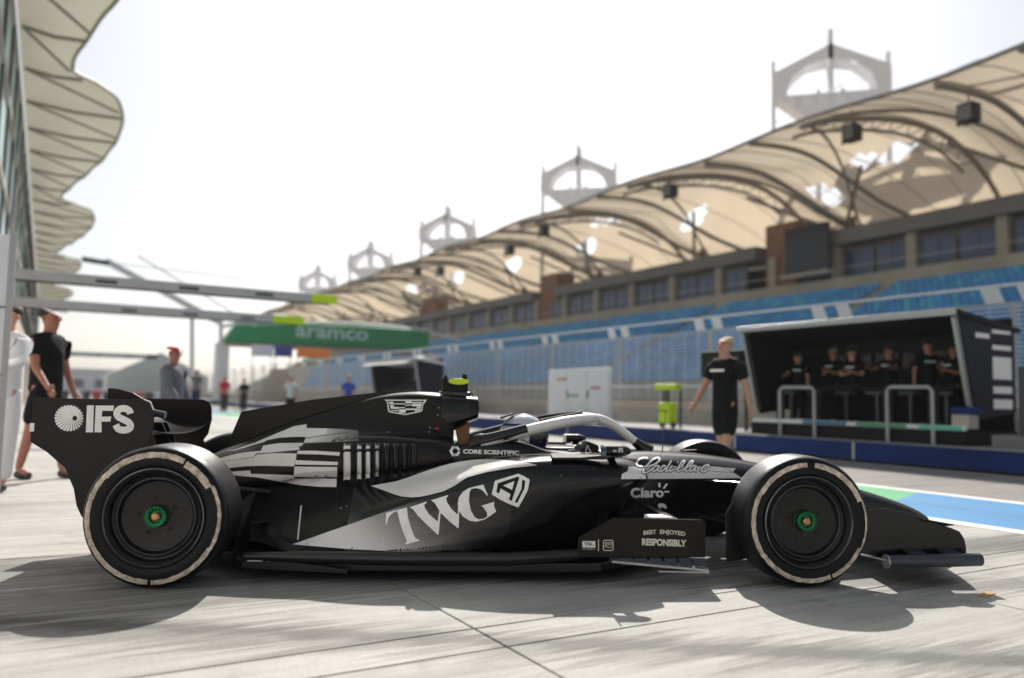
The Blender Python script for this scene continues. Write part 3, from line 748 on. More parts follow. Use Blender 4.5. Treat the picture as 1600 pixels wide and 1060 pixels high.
for y in (-1.35, 1.05):      # hoop rails on the front edge
    MB().tube([(-.3, y - .42, -.0), (-.3, y - .42, .9), (-.3, y - .36, .97), (-.3, y + .36, .97), (-.3, y + .42, .9), (-.3, y + .42, -.0)], .035, 8).build('hoop_rail', M['boom'], cs, smooth=True)
    for s in (-.42, .42): MB().box(-.29, -.27, y + s - .1, y + s + .1, -.0, .93).build('hoop_plate', M['deep'], cs)
for z0, z1, x0, x1 in ((2.0, 2.06, .7, 1.4), (1.72, 1.80, .7, 1.4), (1.22, 1.6, .7, 1.4), (.98, 1.1, .7, 1.4), (.72, .88, .7, 1.4), (1.90, 1.98, .1, .6)):
    MB().box(x0, x1, -2.335, -2.331, z0 - .1, z1 - .1).build('panel_stripe', M['white'], cs)
MB().box(-.25, .1, -2.36, -2.06, .28, .52).build('console', M['canvas'], cs, bevel=.02); MB().box(-.28, .12, -2.42, -2.06, .525, .64).build('console_top', M['navy'], cs, bevel=.02)
box('post', M['dsteel'], .3, .5, -3.1, -2.9, 0, 1.3, cs); box('base_box', M['conc_grey'], .0, .7, -3.4, -2.6, 0, .2, cs)
fs_ = pit_stand('far_pit_stand', 'smaller pit wall stand with white canopy behind the airbox of the car', 29.2, 34.2, 'white_metal', 12.9); fs_.scale = (.6, 1, 1)
MB().prism([(-1.2, -2.5, 1.95), (-1.2, 2.5, 1.95), (.3, 2.5, 2.25), (.3, -2.5, 2.25)], (0, 0, .04)).build('canopy', M['white_metal'], fs_)

# ================================================================== hazy air
hz = MB().box(-60, 120, -40, 300, -1.2, 40).build('haze', M['deep']); hz['kind'] = 'stuff'
hz.data.materials.clear(); hm_ = D.materials.new('hazy_air'); hm_.use_nodes = True; n_ = hm_.node_tree.nodes; n_.clear()
hv = n_.new('ShaderNodeVolumePrincipled'); hv.inputs['Color'].default_value = (.93, .95, 1, 1); hv.inputs['Density'].default_value = .00035; hv.inputs['Anisotropy'].default_value = .35
ho = n_.new('ShaderNodeOutputMaterial'); hm_.node_tree.links.new(hv.outputs[0], ho.inputs['Volume']); hz.data.materials.append(hm_)

# ================================================================== the racing car  (car frame: x forward, y to its left, z up)
car = empty('racing_car', 'black and silver single seat racing car leaving its garage with a driver aboard', 'racing car', (0.90185, 5.22547, 0), -0.43847)
CM = Matrix.Translation(car.location) @ Matrix.Rotation(-0.43847, 4, 'Z'); CI = CM.inverted()
CC = CI @ CAM_P
def on_cy(x, y, cy):
    d = CI.to_3x3() @ rayw(x, y); return CC + d * ((cy - CC.y) / d.y)
def loft(name, st, m, parent, perx=6, pers=5, caps=(True, True), mirror=True, mats=None, pick=None):
    """st: [(x, [(y,z)...])] half sections from the top centre to the bottom centre"""
    n = len(st[0][1])
    flat = [tuple([s[0]] + [c for p in s[1] for c in p]) for s in st]
    P = [Vector(f) for f in flat]; secs = []
    for i in range(len(P) - 1):
        a = P[max(i - 1, 0)]; b = P[i]; c = P[i + 1]; d = P[min(i + 2, len(P) - 1)]
        for k in range(perx): secs.append(cat1(a, b, c, d, k / perx))
    secs.append(P[-1])
    vs = []; fs = []
    for s in secs:
        half = [(s[1 + 2 * k], s[2 + 2 * k], 0) for k in range(n)]
        h = spline(half, pers)
        ring = [(s[0], -p.x, p.y) for p in h]
        ring += [(s[0], p.x, p.y) for p in h[-2:0:-1]]
        vs += ring
    m_ = len(ring)
    for i in range(len(secs) - 1):
        for k in range(m_): a = i * m_ + k; b = i * m_ + (k + 1) % m_; fs.append((a, b, b + m_, a + m_))
    if caps[0]: fs.append(tuple(range(m_)))
    if caps[1]: fs.append(tuple(range((len(secs) - 1) * m_ + m_ - 1, (len(secs) - 1) * m_ - 1, -1)))
    idx = None
    if pick: idx = [pick(sum((Vector(vs[q]) for q in f), Vector()) / len(f)) for f in fs]
    o = mesh_obj(name, vs, fs, m, parent, smooth=True, mats=mats, midx=idx)
    bm = bmesh.new(); bm.from_mesh(o.data); bmesh.ops.recalc_face_normals(bm, faces=bm.faces); bm.to_mesh(o.data); bm.free()
    o.data.set_sharp_from_angle(angle=R_(50))
    return o
# monocoque and nose, open cockpit trough between x = 1.62 and 2.5
def S(*a): return list(a)
mono = [
    (1.30, S((0, .70), (.16, .70), (.25, .68), (.33, .64), (.36, .45), (.3, .13), (0, .1))),
    (1.56, S((0, .69), (.16, .69), (.25, .70), (.33, .66), (.36, .45), (.3, .13), (0, .1))),
    (1.68, S((0, .50), (.16, .50), (.235, .73), (.33, .70), (.36, .45), (.3, .13), (0, .1))),
    (1.90, S((0, .40), (.17, .40), (.245, .70), (.33, .69), (.36, .45), (.3, .13), (0, .1))),
    (2.10, S((0, .40), (.17, .40), (.245, .648), (.33, .635), (.36, .45), (.29, .13), (0, .1))),
    (2.35, S((0, .42), (.16, .42), (.24, .645), (.32, .63), (.35, .45), (.28, .13), (0, .1))),
    (2.50, S((0, .60), (.14, .61), (.235, .65), (.315, .615), (.33, .45), (.27, .15), (0, .12))),
    (2.60, S((0, .665), (.13, .665), (.22, .645), (.30, .60), (.32, .45), (.26, .18), (0, .15))),
    (2.85, S((0, .665), (.12, .66), (.20, .64), (.275, .585), (.29, .44), (.23, .24), (0, .22))),
    (3.15, S((0, .645), (.11, .64), (.185, .615), (.25, .56), (.26, .43), (.2, .28), (0, .26))),
    (3.50, S((0, .595), (.10, .59), (.165, .565), (.22, .51), (.225, .41), (.17, .29), (0, .27))),
    (3.90, S((0, .505), (.09, .50), (.14, .48), (.18, .44), (.185, .36), (.14, .27), (0, .255))),
    (4.25, S((0, .415), (.08, .41), (.12, .395), (.15, .36), (.15, .30), (.12, .235), (0, .22))),
    (4.50, S((0, .335), (.07, .33), (.105, .315), (.125, .29), (.12, .25), (.1, .205), (0, .195))),
    (4.62, S((0, .275), (.05, .272), (.075, .262), (.09, .245), (.09, .225), (.07, .2), (0, .19))),
    (4.66, S((0, .24), (.02, .24), (.03, .236), (.035, .23), (.035, .222), (.03, .214), (0, .21))),
]
monocoque = loft('monocoque', mono, M['black'], car, mats=[M['black'], M['deep']],
                 pick=lambda c: 1 if (1.6 < c.x < 2.52 and abs(c.y) < .225 and c.z < .69) else 0)
# sidepods and lower body
pod = [
    (-.25, S((0, .40), (.06, .40), (.09, .38), (.11, .34), (.12, .28), (.12, .2), (.1, .15), (0, .15))),
    (.10, S((0, .47), (.10, .47), (.15, .44), (.19, .38), (.21, .28), (.21, .18), (.2, .13), (0, .12))),
    (.40, S((0, .50), (.15, .50), (.23, .44), (.26, .34), (.33, .24), (.38, .18), (.38, .13), (0, .12))),
    (.66, S((0, .54), (.22, .53), (.31, .44), (.42, .30), (.58, .20), (.665, .168), (.66, .13), (0, .12))),
    (.98, S((0, .58), (.28, .56), (.38, .47), (.53, .38), (.665, .305), (.72, .21), (.70, .13), (0, .12))),
    (1.30, S((0, .60), (.32, .585), (.43, .52), (.58, .475), (.695, .415), (.745, .27), (.71, .13), (0, .12))),
    (1.62, S((0, .63), (.335, .63), (.46, .595), (.60, .585), (.70, .545), (.75, .38), (.68, .13), (0, .12))),
    (1.92, S((0, .62), (.33, .655), (.47, .650), (.61, .650), (.705, .605), (.745, .44), (.60, .13), (0, .12))),
    (2.20, S((0, .60), (.32, .655), (.47, .662), (.61, .660), (.705, .612), (.73, .48), (.48, .15), (0, .12))),
    (2.42, S((0, .58), (.31, .645), (.46, .655), (.60, .650), (.69, .605), (.70, .50), (.42, .22), (0, .15))),
    (2.52, S((0, .55), (.30, .625), (.45, .640), (.585, .632), (.665, .590), (.67, .52), (.40, .36), (0, .3))),
    (2.585, S((0, .54), (.30, .59), (.45, .612), (.57, .605), (.64, .570), (.64, .53), (.45, .47), (0, .42))),
]
sidepods = loft('sidepod_body', pod, M['black'], car, caps=(True, True), mats=[M['black'], M['under']], pick=lambda c: 1 if c.x < .93 else 0)
MB().prism([(2.60, -.36, .595), (2.592, -.62, .575), (2.592, -.60, .515), (2.60, -.36, .50)], (-.03, 0, 0)).build('radiator_inlet', M['deep'], car)
MB().prism([(2.60, .36, .595), (2.592, .62, .575), (2.592, .60, .515), (2.60, .36, .50)], (-.03, 0, 0)).build('radiator_inlet', M['deep'], car)
# engine cover
eng = [
    (-.10, S((0, .55), (.03, .545), (.055, .52), (.075, .48), (.085, .44), (.08, .38), (0, .36))),
    (.12, S((0, .655), (.035, .65), (.075, .625), (.125, .575), (.155, .50), (.17, .42), (0, .4))),
    (.35, S((0, .76), (.035, .75), (.085, .71), (.17, .645), (.22, .55), (.24, .44), (0, .42))),
    (.62, S((0, .86), (.04, .85), (.09, .79), (.18, .705), (.28, .66), (.315, .50), (0, .46))),
    (.86, S((0, .935), (.055, .925), (.105, .85), (.19, .755), (.31, .705), (.335, .52), (0, .5))),
    (1.05, S((0, .99), (.08, .975), (.135, .88), (.205, .77), (.325, .72), (.345, .54), (0, .5))),
    (1.25, S((0, 1.015), (.11, .995), (.165, .89), (.215, .765), (.335, .715), (.35, .56), (0, .5))),
    (1.40, S((0, 1.012), (.125, .99), (.175, .88), (.20, .755), (.335, .712), (.352, .58), (0, .5))),
    (1.50, S((0, 1.005), (.13, .985), (.172, .88), (.15, .735), (.30, .705), (.345, .6), (0, .5))),
]
engine = loft('engine_cover', eng, M['matte'], car)
air = [
    (1.42, S((0, 1.008), (.128, .988), (.176, .90), (.165, .80), (.10, .745), (0, .74))),
    (1.52, S((0, 1.004), (.13, .984), (.172, .90), (.165, .83), (.10, .79), (0, .785))),
    (1.60, S((0, 1.0), (.13, .98), (.168, .91), (.163, .855), (.10, .83), (0, .825))),
    (1.645, S((0, .995), (.125, .975), (.158, .91), (.155, .87), (.10, .845), (0, .84))),
]
airbox = loft('airbox', air, M['black'], car)
MB().prism([(1.648, -.11, .965), (1.648, .11, .965), (1.648, .13, .91), (1.648, .10, .865), (1.648, -.10, .865), (1.648, -.13, .91)], (.004, 0, 0)).build('air_intake', M['deep'], airbox)
for s in (-1, 1):
    MB().prism([(1.50, s * .06, .84), (1.60, s * .06, .86), (1.60, s * .075, .68), (1.535, s * .075, .68)], (0, s * .02, 0)).build('roll_hoop_strut', M['bronze'] if s < 0 else M['black'], car)
# shark fin
MB().prism([(.18, -.003, .87), (.62, -.003, .955), (1.07, -.003, 1.013), (1.12, -.003, .96), (.86, -.003, .90), (.62, -.003, .83), (.12, -.003, .62), (.09, -.003, .63)], (0, .006, 0)).build('shark_fin', M['matte'], car)
# T camera
tc_ = MB().prism([(1.43, -.05, 1.0), (1.42, -.055, 1.09), (1.445, -.055, 1.135), (1.46, -.05, 1.09), (1.545, -.05, 1.085), (1.55, -.05, 1.14), (1.575, -.05, 1.135), (1.585, -.05, 1.07), (1.585, -.045, 1.0)], (0, .1, 0)).build('camera_pod', M['deep'], car, bevel=.008)
e = []
for k in range(20): a = 2 * math.pi * k / 20; e.append((1.525 + .066 * math.cos(a), -.075 + .02, 1.085 + .02 * math.sin(a)))
MB().prism([(p[0], -.085, p[2]) for p in e], (0, .17, 0)).build('camera_cap', M['lime'], tc_, bevel=.003)
MB().box(1.40, 1.60, -.06, .06, .985, 1.02).build('camera_foot', M['carbon'], tc_, bevel=.006)
MB().tube([(1.62, -.02, 1.0), (1.625, -.02, 1.03)], .008, 8).tube([(1.60, .03, 1.0), (1.63, .03, 1.025)], .01, 8).build('sensor', M['steel'], tc_, smooth=True)
# floor
fl = []
def floor_half(s):
    pts = [(-.05, .30), (.30, .52), (.38, .70), (.66, .74), (1.2, .775), (2.17, .80), (2.30, .78), (2.55, .55), (2.75, .42), (2.75, 0), (-.05, 0)]
    return [(x, s * y) for x, y in pts]
for s in (-1, 1):
    h = floor_half(s)
    MB().prism([(x, y, .055) for x, y in h], (0, 0, .05)).build('floor', M['carbon'], car, bevel=.008)
    # curled side skirt
    sk = MB().tube([(.40, s * .72, .125), (.70, s * .745, .125), (1.2, s * .78, .125), (1.8, s * .80, .13), (2.15, s * .79, .15), (2.32, s * .72, .19)], [.018, .03, .034, .034, .03, .012], 10, flat=1.1)
    sk.build('floor_edge', M['carbon'], car, smooth=True)
    MB().prism([(.42, s * .70, .06), (.95, s * .80, .055), (.95, s * .80, .075), (.42, s * .70, .12)], (0, s * .012, 0)).build('floor_strake', M['carbon'], car)
    for q in range(3): MB().box(.42 + q * .1, .50 + q * .1, s * .72 - .02, s * .72 + .02, .10, .108).build('floor_bracket', M['steel'], car, bevel=.002)
    # rear diffuser
    MB().prism([(-.45, s * .02, .24), (-.45, s * .42, .26), (.15, s * .40, .10), (.15, s * .02, .08)], (0, 0, .012)).build('diffuser', M['carbon'], car)
    for y in (.12, .25, .40): MB().prism([(-.45, s * y, .26), (.15, s * y, .10), (.15, s * y, .04), (-.45, s * y, .10)], (0, .006, 0)).build('diffuser_vane', M['carbon'], car)
box('plank', M['bronze'], .3, 3.0, -.15, .15, .03, .056, car)
# board at the side with the slogan
for s in (-1, 1):
    b = MB().prism([(2.17, s * .80, .245), (2.36, s * .80, .352), (2.855, s * .80, .343), (2.875, s * .80, .325), (2.875, s * .80, .14), (2.17, s * .80, .140)], (0, s * .008, 0)).build('side_board', M['matte'], car, bevel=.003)
    if s < 0: board_ = b
    MB().bar((2.30, s * .79, .30), (2.42, s * .35, .42), .05, .012, (0, 0, 1)).bar((2.72, s * .79, .33), (2.66, s * .27, .36), .05, .012).build('board_stay', M['carbon'], car)
    MB().prism([(2.54, s * .775, .345), (2.70, s * .775, .345), (2.66, s * .70, .350), (2.56, s * .70, .350)], (0, 0, .006)).build('board_winglet', M['white'], car)
    mb = MB(); mb.bar((2.35, s * .80, .125), (2.87, s * .83, .085), .10, .012, (0, 0, 1)).build('board_foot', M['steel'], car)
    for q in range(6):
        MB().prism([(2.40 + q * .08, s * .81, .138), (2.465 + q * .08, s * .81, .138), (2.475 + q * .08, s * .83, .10), (2.41 + q * .08, s * .83, .10)], (0, s * .004, 0)).build('foot_vane', M['dsteel'], car)
    MB().bar((2.60, s * .83, .075), (2.88, s * .83, .07), .05, .01).build('foot_edge', M['steel'], car)
# halo
hal = []
armN = [(1.66, .30, .72), (1.80, .315, .757), (1.98, .31, .805), (2.16, .27, .845), (2.30, .19, .863), (2.38, .09, .867), (2.41, 0, .862)]
pts = spline([(x, -y, z) for x, y, z in armN], 6); pts2 = spline([(x, y, z) for x, y, z in armN], 6)
halo = MB().tube(pts, [.038] * len(pts), 14, flat=.9).tube(pts2, [.038] * len(pts2), 14, flat=.9).build('halo', M['silver'], car, smooth=True)
pp = spline([(2.36, 0, .862), (2.44, 0, .86), (2.52, 0, .833), (2.60, 0, .782), (2.68, 0, .72)], 5)
MB().tube(pp, [.05, .048, .046, .045, .044, .043, .042, .041, .04, .039, .038, .037, .036, .035, .035, .034, .034, .033, .033, .032, .032][:len(pp)], 12, flat=.8).build('halo_pillar', M['silver'], halo, smooth=True)
MB().tube([(2.675, 0, .725), (2.72, 0, .69), (2.77, 0, .655)], [.036, .046, .065], 12, flat=.8).build('pillar_foot', M['black'], halo, smooth=True)
for s in (-1, 1):
    MB().tube(spline([(1.60, s * .285, .70), (1.66, s * .30, .725), (1.80, s * .316, .762), (1.935, s * .314, .80)], 4), .041, 14, flat=.9).build('halo_arm_root', M['black'], halo, smooth=True)
    MB().prism([(1.62, s * .25, .70), (1.62, s * .33, .66), (1.90, s * .33, .66), (1.88, s * .27, .775), (1.78, s * .28, .755)], (0, s * -.03, 0)).build('halo_mount', M['black'], car, bevel=.01)
MB().tube(spline([(2.02, -.255, .85), (2.16, -.20, .878), (2.28, -.10, .898), (2.32, 0, .902), (2.28, .10, .898), (2.16, .2, .878), (2.02, .255, .85)], 5), .012, 8).build('halo_winglet', M['deep'], halo, smooth=True)
# cockpit: headrest, wheel, screen
MB().prism([(1.60, -.2, .70), (1.76, -.2, .72), (1.76, .2, .72), (1.60, .2, .70)], (0, 0, -.12)).build('headrest', M['matte'], car, bevel=.02)
stw = MB().prism([(2.30, -.13, .60), (2.30, -.12, .68), (2.31, -.05, .70), (2.31, .05, .70), (2.30, .12, .68), (2.30, .13, .60), (2.29, .08, .57), (2.29, -.08, .57)], (.03, 0, 0)).build('steering_wheel', M['deep'], car, bevel=.008)
MB().prism([(2.30, -.10, .61), (2.35, -.10, .725), (2.42, -.10, .70), (2.43, -.10, .62)], (0, .2, 0)).build('dash_cowl', M['deep'], stw, bevel=.01)
MB().bar((2.33, -.105, .64), (2.345, -.105, .70), .004, .008).bar((2.345, -.105, .70), (2.375, -.105, .645), .004, .008).bar((2.33, -.106, .655), (2.375, -.106, .65), .004, .008).build('trim', M['offwhite'], stw)
# mirrors
for s in (-1, 1):
    x0, y0, z0 = 2.40, s * .69, .705
    mr = MB().tube(spline([(x0 - .075, y0, z0), (x0 - .06, y0, z0), (x0, y0, z0), (x0 + .05, y0, z0), (x0 + .085, y0, z0 - .004)], 3), [.042] * 9 + [.038, .032, .022, .008][:4], 16, flat=.72).build('mirror', M['black'], car, smooth=True)
    if s > 0:
        for v in mr.data.vertices: pass
    MB().prism([(x0 - .08, y0 - .1, z0 + .026), (x0 - .08, y0 + .05, z0 + .026), (x0 - .08, y0 + .05, z0 - .026), (x0 - .08, y0 - .1, z0 - .026)], (.003, 0, 0)).build('mirror_glass', M['pane'] if s < 0 else M['steel'], mr, bevel=.001)
    MB().bar((x0 + .01, y0, z0 - .03), (x0 - .02, s * .56, .65), .05, .012).bar((x0 - .03, y0, z0 - .03), (x0 - .26, s * .67, .655), .03, .012).build('mirror_stalk', M['carbon'], mr)
    MB().prism([(2.04, s * .60, .668), (2.32, s * .64, .665), (2.34, s * .70, .655), (2.04, s * .70, .65)], (0, 0, .012)).build('mirror_vane', M['deep'], car)
# antenna on the nose
MB().tube([(2.86, 0, .66), (2.862, 0, .70)], .004, 6).tube([(2.862, 0, .70), (2.89, .02, .93)], .0016, 5).build('antenna', M['dsteel'], car)
MB().prism([(3.0, -.03, .66), (3.09, -.02, .665), (3.09, .02, .665), (3.0, .03, .66)], (0, 0, .012)).build('camera_fairing', M['deep'], car, bevel=.004)

# ---- wheels
def wheel(x, s, R, W, ro, ri, outer):
    """axle along y, s = -1 for the near side; outer = |y| of the outer face"""
    r = MB()
    h = W / 2; sg = s
    prof = [(.245, -h + .015), (.262, -h + .004), (.30, -h + .001), (R - .03, -h + .006), (R - .012, -h + .02), (R - .003, -h + .045), (R, -h + .08), (R, h - .08), (R - .003, h - .045), (R - .012, h - .02), (R - .03, h - .006), (.30, h - .001), (.262, h - .004), (.245, h - .015)]
    prof = [(p.x, p.y) for p in spline([(a, b, 0) for a, b in prof], 2)]
    vs, fs = lathe_y(prof, 96)
    t = mesh_obj('wheel', vs, fs, M['tyre'], car, smooth=True, mats=[M['tyre'], M['sidewall']],
                 midx=[1 if (abs(sum(vs[q][1] for q in f) / 4) > h - .016) else 0 for f in fs])
    bm = bmesh.new(); bm.from_mesh(t.data); bmesh.ops.recalc_face_normals(bm, faces=bm.faces); bm.to_mesh(t.data); bm.free()
    t.location = (x, s * (outer - h), R)
    if s > 0: t.rotation_euler = (0, 0, math.pi)
    # cover on the outer (-y) side in wheel space
    def lat(nm, pr, m, seg=72): v, f = lathe_y(pr, seg); o = mesh_obj(nm, v, f, M[m], t, smooth=True); bm = bmesh.new(); bm.from_mesh(o.data); bmesh.ops.recalc_face_normals(bm, faces=bm.faces); bm.to_mesh(o.data); bm.free(); o.data.set_sharp_from_angle(angle=R_(30)); return o
    lat('rim', [(.247, -h + .012), (.246, -h + .002), (.240, -h - .001), (.236, -h + .004), (.232, -h + .02), (.226, -h + .035)], 'rimedge')
    lat('wheel_cover', [(.228, -h + .034), (.222, -h + .030), (.214, -h + .046), (.204, -h + .050), (.196, -h + .044), (.188, -h + .040), (.182, -h + .052), (.174, -h + .062), (.165, -h + .064), (.06, -h + .066), (.05, -h + .058), (.0, -h + .058)], 'rim')
    lat('cover_ring', [(.199, -h + .046), (.195, -h + .039), (.190, -h + .037), (.186, -h + .041)], 'dsteel')
    nut = lat('wheel_nut', [(.052, -h + .064), (.052, -h + .036), (.046, -h + .030), (.034, -h + .034), (.030, -h + .05), (.0, -h + .05)], 'green_nut', 40)
    lat('hub_cap', [(.022, -h + .056), (.022, -h + .026), (.014, -h + .020), (.0, -h + .019)], 'gold', 24)
    tm = MB()
    for k in range(18):
        a = 2 * math.pi * k / 18
        tm.bar((.044 * math.cos(a), -h + .031, .044 * math.sin(a)), (.053 * math.cos(a), -h + .031, .053 * math.sin(a)), .007, .01)
    tm.build('nut_teeth', M['green_nut'], t)
    for k in range(5):
        a = R_(100 + 72 * k); c = Vector((.093 * math.cos(a), -h + .063, .093 * math.sin(a)))
        MB().tube([c, c + Vector((0, .004, 0))], .011, 12).build('peg_hole', M['deep'], t)
    # worn cream markings on the sidewall
    def arcband(a0, a1, r0, r1, nm='sidewall_marking'):
        n = max(4, int((a1 - a0) / 3)); v = []; f = []
        for k in range(n + 1):
            a = R_(a0 + (a1 - a0) * k / n); wob = .0012 * math.sin(k * 1.7)
            for rr in (r0 + wob, (r0 + r1) / 2, r1 - wob):
                v.append((rr * math.cos(a), -h - .0022 + (.0035 if rr > R - .04 else 0) * max(0, (rr - (R - .04)) / .02), rr * math.sin(a)))
        for k in range(n): f += [(k * 3, k * 3 + 1, k * 3 + 4, k * 3 + 3), (k * 3 + 1, k * 3 + 2, k * 3 + 5, k * 3 + 4)]
        mesh_obj(nm, v, f, M['cream'], t)
    if s < 0:
        w_ = ri - ro
        if x > 2: segs = [(22, 84, .12, .95), (92, 150, .15, .9), (150, 215, .3, 1.0), (215, 292, .2, .9), (294, 334, .3, .95), (-26, 22, .72, 1.05)]
        else: segs = [(30, 62, -.1, .8), (64, 140, .2, .95), (140, 208, .35, 1), (208, 268, .3, .95), (271, 332, .4, 1), (-28, 30, .6, 1.05)]
        for a0, a1, u0, u1 in segs: arcband(a0, a1, ro + w_ * u0, ro + w_ * u1)
    # inboard dish
    lat('inner_dish', [(.246, h - .012), (.23, h - .03), (.16, h - .05), (.0, h - .05)], 'deep')
    return t
for s in (-1, 1):
    wheel(0, s, .355, .375, .290, .328, .945)
    wheel(3.4, s, .3525, .285, .288, .322, .945)
# ---- suspension
for s in (-1, 1):
    yo = s * .66
    def blade(nm, a, b, wd=.05, ht=.014, m='carbon'): MB().bar(a, b, wd, ht).build(nm, M[m], car, bevel=.003)
    blade('front_wishbone', (3.40, yo, .52), (3.05, s * .24, .50), .06); blade('front_wishbone', (3.40, yo, .52), (3.72, s * .19, .46), .06)
    blade('front_wishbone', (3.40, yo, .22), (3.0, s * .23, .30), .06); blade('front_wishbone', (3.40, yo, .22), (3.66, s * .17, .29), .06)
    blade('push_rod', (3.40, yo, .24), (3.33, s * .22, .53), .022, .022); blade('track_rod', (3.50, yo, .40), (3.62, s * .2, .40), .035)
    blade('rear_wishbone', (0, s * .62, .50), (.46, s * .20, .40), .03, .018, 'dsteel'); blade('rear_wishbone', (0, s * .62, .50), (-.12, s * .12, .42), .05)
    blade('rear_wishbone', (0, s * .62, .22), (.55, s * .24, .26), .05); blade('rear_wishbone', (0, s * .62, .22), (-.1, s * .14, .24), .05)
    blade('drive_shaft', (0, s * .62, .355), (0, s * .14, .33), .05, .05)
    # brake duct deflectors
    MB().prism([(3.02, s * .70, .36), (3.08, s * .70, .47), (3.16, s * .70, .30), (3.15, s * .70, .12), (3.03, s * .70, .10)], (0, s * .03, 0)).build('brake_deflector', M['matte'], car, bevel=.004)
    MB().prism([(.36, s * .48, .10), (.40, s * .50, .44), (.34, s * .55, .40), (.30, s * .55, .08)], (0, s * .01, 0)).build('brake_deflector', M['carbon'], car)
MB().bar((.655, -.60, .19), (.66, -.56, .37), .008, .008).build('floor_stay', M['steel'], car)
MB().bar((.655, .60, .19), (.66, .56, .37), .008, .008).build('floor_stay', M['steel'], car)
# gearbox and crash structure
loft('crash_structure', [(-.55, S((0, .36), (.04, .355), (.06, .32), (.04, .27), (0, .265))), (-.2, S((0, .44), (.07, .43), (.11, .33), (.08, .22), (0, .2))), (.2, S((0, .46), (.1, .45), (.16, .33), (.12, .18), (0, .16)))], M['matte'], car, perx=3)
box('rain_light', M['red'], -.57, -.552, -.04, .04, .28, .35, car, bevel=.004)

# ---- rear wing
ep = [(-.79, .932), (-.75, .937), (-.21, .937), (-.175, .925), (-.155, .88), (-.15, .80), (-.17, .70), (-.20, .66), (-.10, .50), (-.12, .30), (-.50, .30), (-.53, .36), (-.55, .45), (-.60, .56), (-.70, .645), (-.79, .70)]
for s in (-1, 1):
    e_ = MB().prism([(x, s * .555, z) for x, z in ep], (0, s * .012, 0)).build('wing_endplate', M['matte'], car, bevel=.003)
    if s < 0:
        endplate = e_
        MB().box(-.795, -.772, -.569, -.550, .755, .80).build('end_light', M['white'], e_)
        MB().tube([(-.21, -.561, .937), (-.178, -.561, .925), (-.158, -.561, .88)], .006, 6).build('edge_trim', M['offwhite'], e_, smooth=True)
def foil(nm, x0, z0, ch, ang, half, m, th=.02, cam_=.04, dip=0, sweep=0):
    """wing element: leading edge at x0, trailing edge lower down the car; dip lowers the middle"""
    n = 10; ys = [-half + 2 * half * k / 24 for k in range(25)]; vs = []; fs = []
    for y in ys:
        dz = -dip * (1 - (abs(y) / half) ** 2); sx_ = -sweep * (abs(y) / half) ** 1.6
        up = []; lo_ = []
        for i in range(n + 1):
            t = i / n; thk = th * (1.5 * math.sqrt(max(t, 0)) - 1.5 * t) + .0015
            xx = -ch * t * math.cos(ang); zz = ch * t * math.sin(ang) - cam_ * 4 * t * (1 - t)
            up.append((x0 + xx + sx_, y, z0 + zz + thk + dz)); lo_.append((x0 + xx + sx_, y, z0 + zz - thk + dz))
        vs += up + lo_[::-1]
    m_ = 2 * (n + 1)
    for j in range(len(ys) - 1):
        for k in range(m_): a = j * m_ + k; b = j * m_ + (k + 1) % m_; fs.append((a, a + m_, b + m_, b))
    fs += [tuple(range(m_)), tuple(range(len(vs) - 1, len(vs) - m_ - 1, -1))]
    o = mesh_obj(nm, vs, fs, M[m], car, smooth=True); o.data.set_sharp_from_angle(angle=R_(50)); return o
foil('rear_mainplane', -.17, .775, .34, R_(14), .552, 'black', .018, .03, .045)
foil('rear_flap', -.46, .835, .17, R_(24), .552, 'black', .012, .02, .02)
foil('rear_flap', -.57, .88, .11, R_(25), .552, 'matte', .008, .012, 0)
foil('beam_wing', -.10, .40, .22, R_(15), .36, 'carbon', .012, .02)
for y in (-.045, .045):
    MB().prism([(-.28, y, .795), (-.36, y, .795), (-.22, y, .45), (-.12, y, .45)], (0, .014, 0)).build('wing_pylon', M['black'], car, bevel=.003)
# curved flap actuator pod standing above the wing, seen over the near endplate
act = MB().prism([(x, -.16, z) for x, z in [(-.565, 1.00), (-.50, .995), (-.42, .975), (-.36, .94), (-.335, .90), (-.33, .80), (-.36, .80), (-.40, .80), (-.56, .90)]], (0, .02, 0)).build('wing_fence', M['matte'], car, bevel=.004)
MB().tube([(-.50, -.05, .90), (-.36, -.05, .86), (-.26, -.05, .84)], .022, 10).build('flap_actuator', M['dsteel'], car, smooth=True)

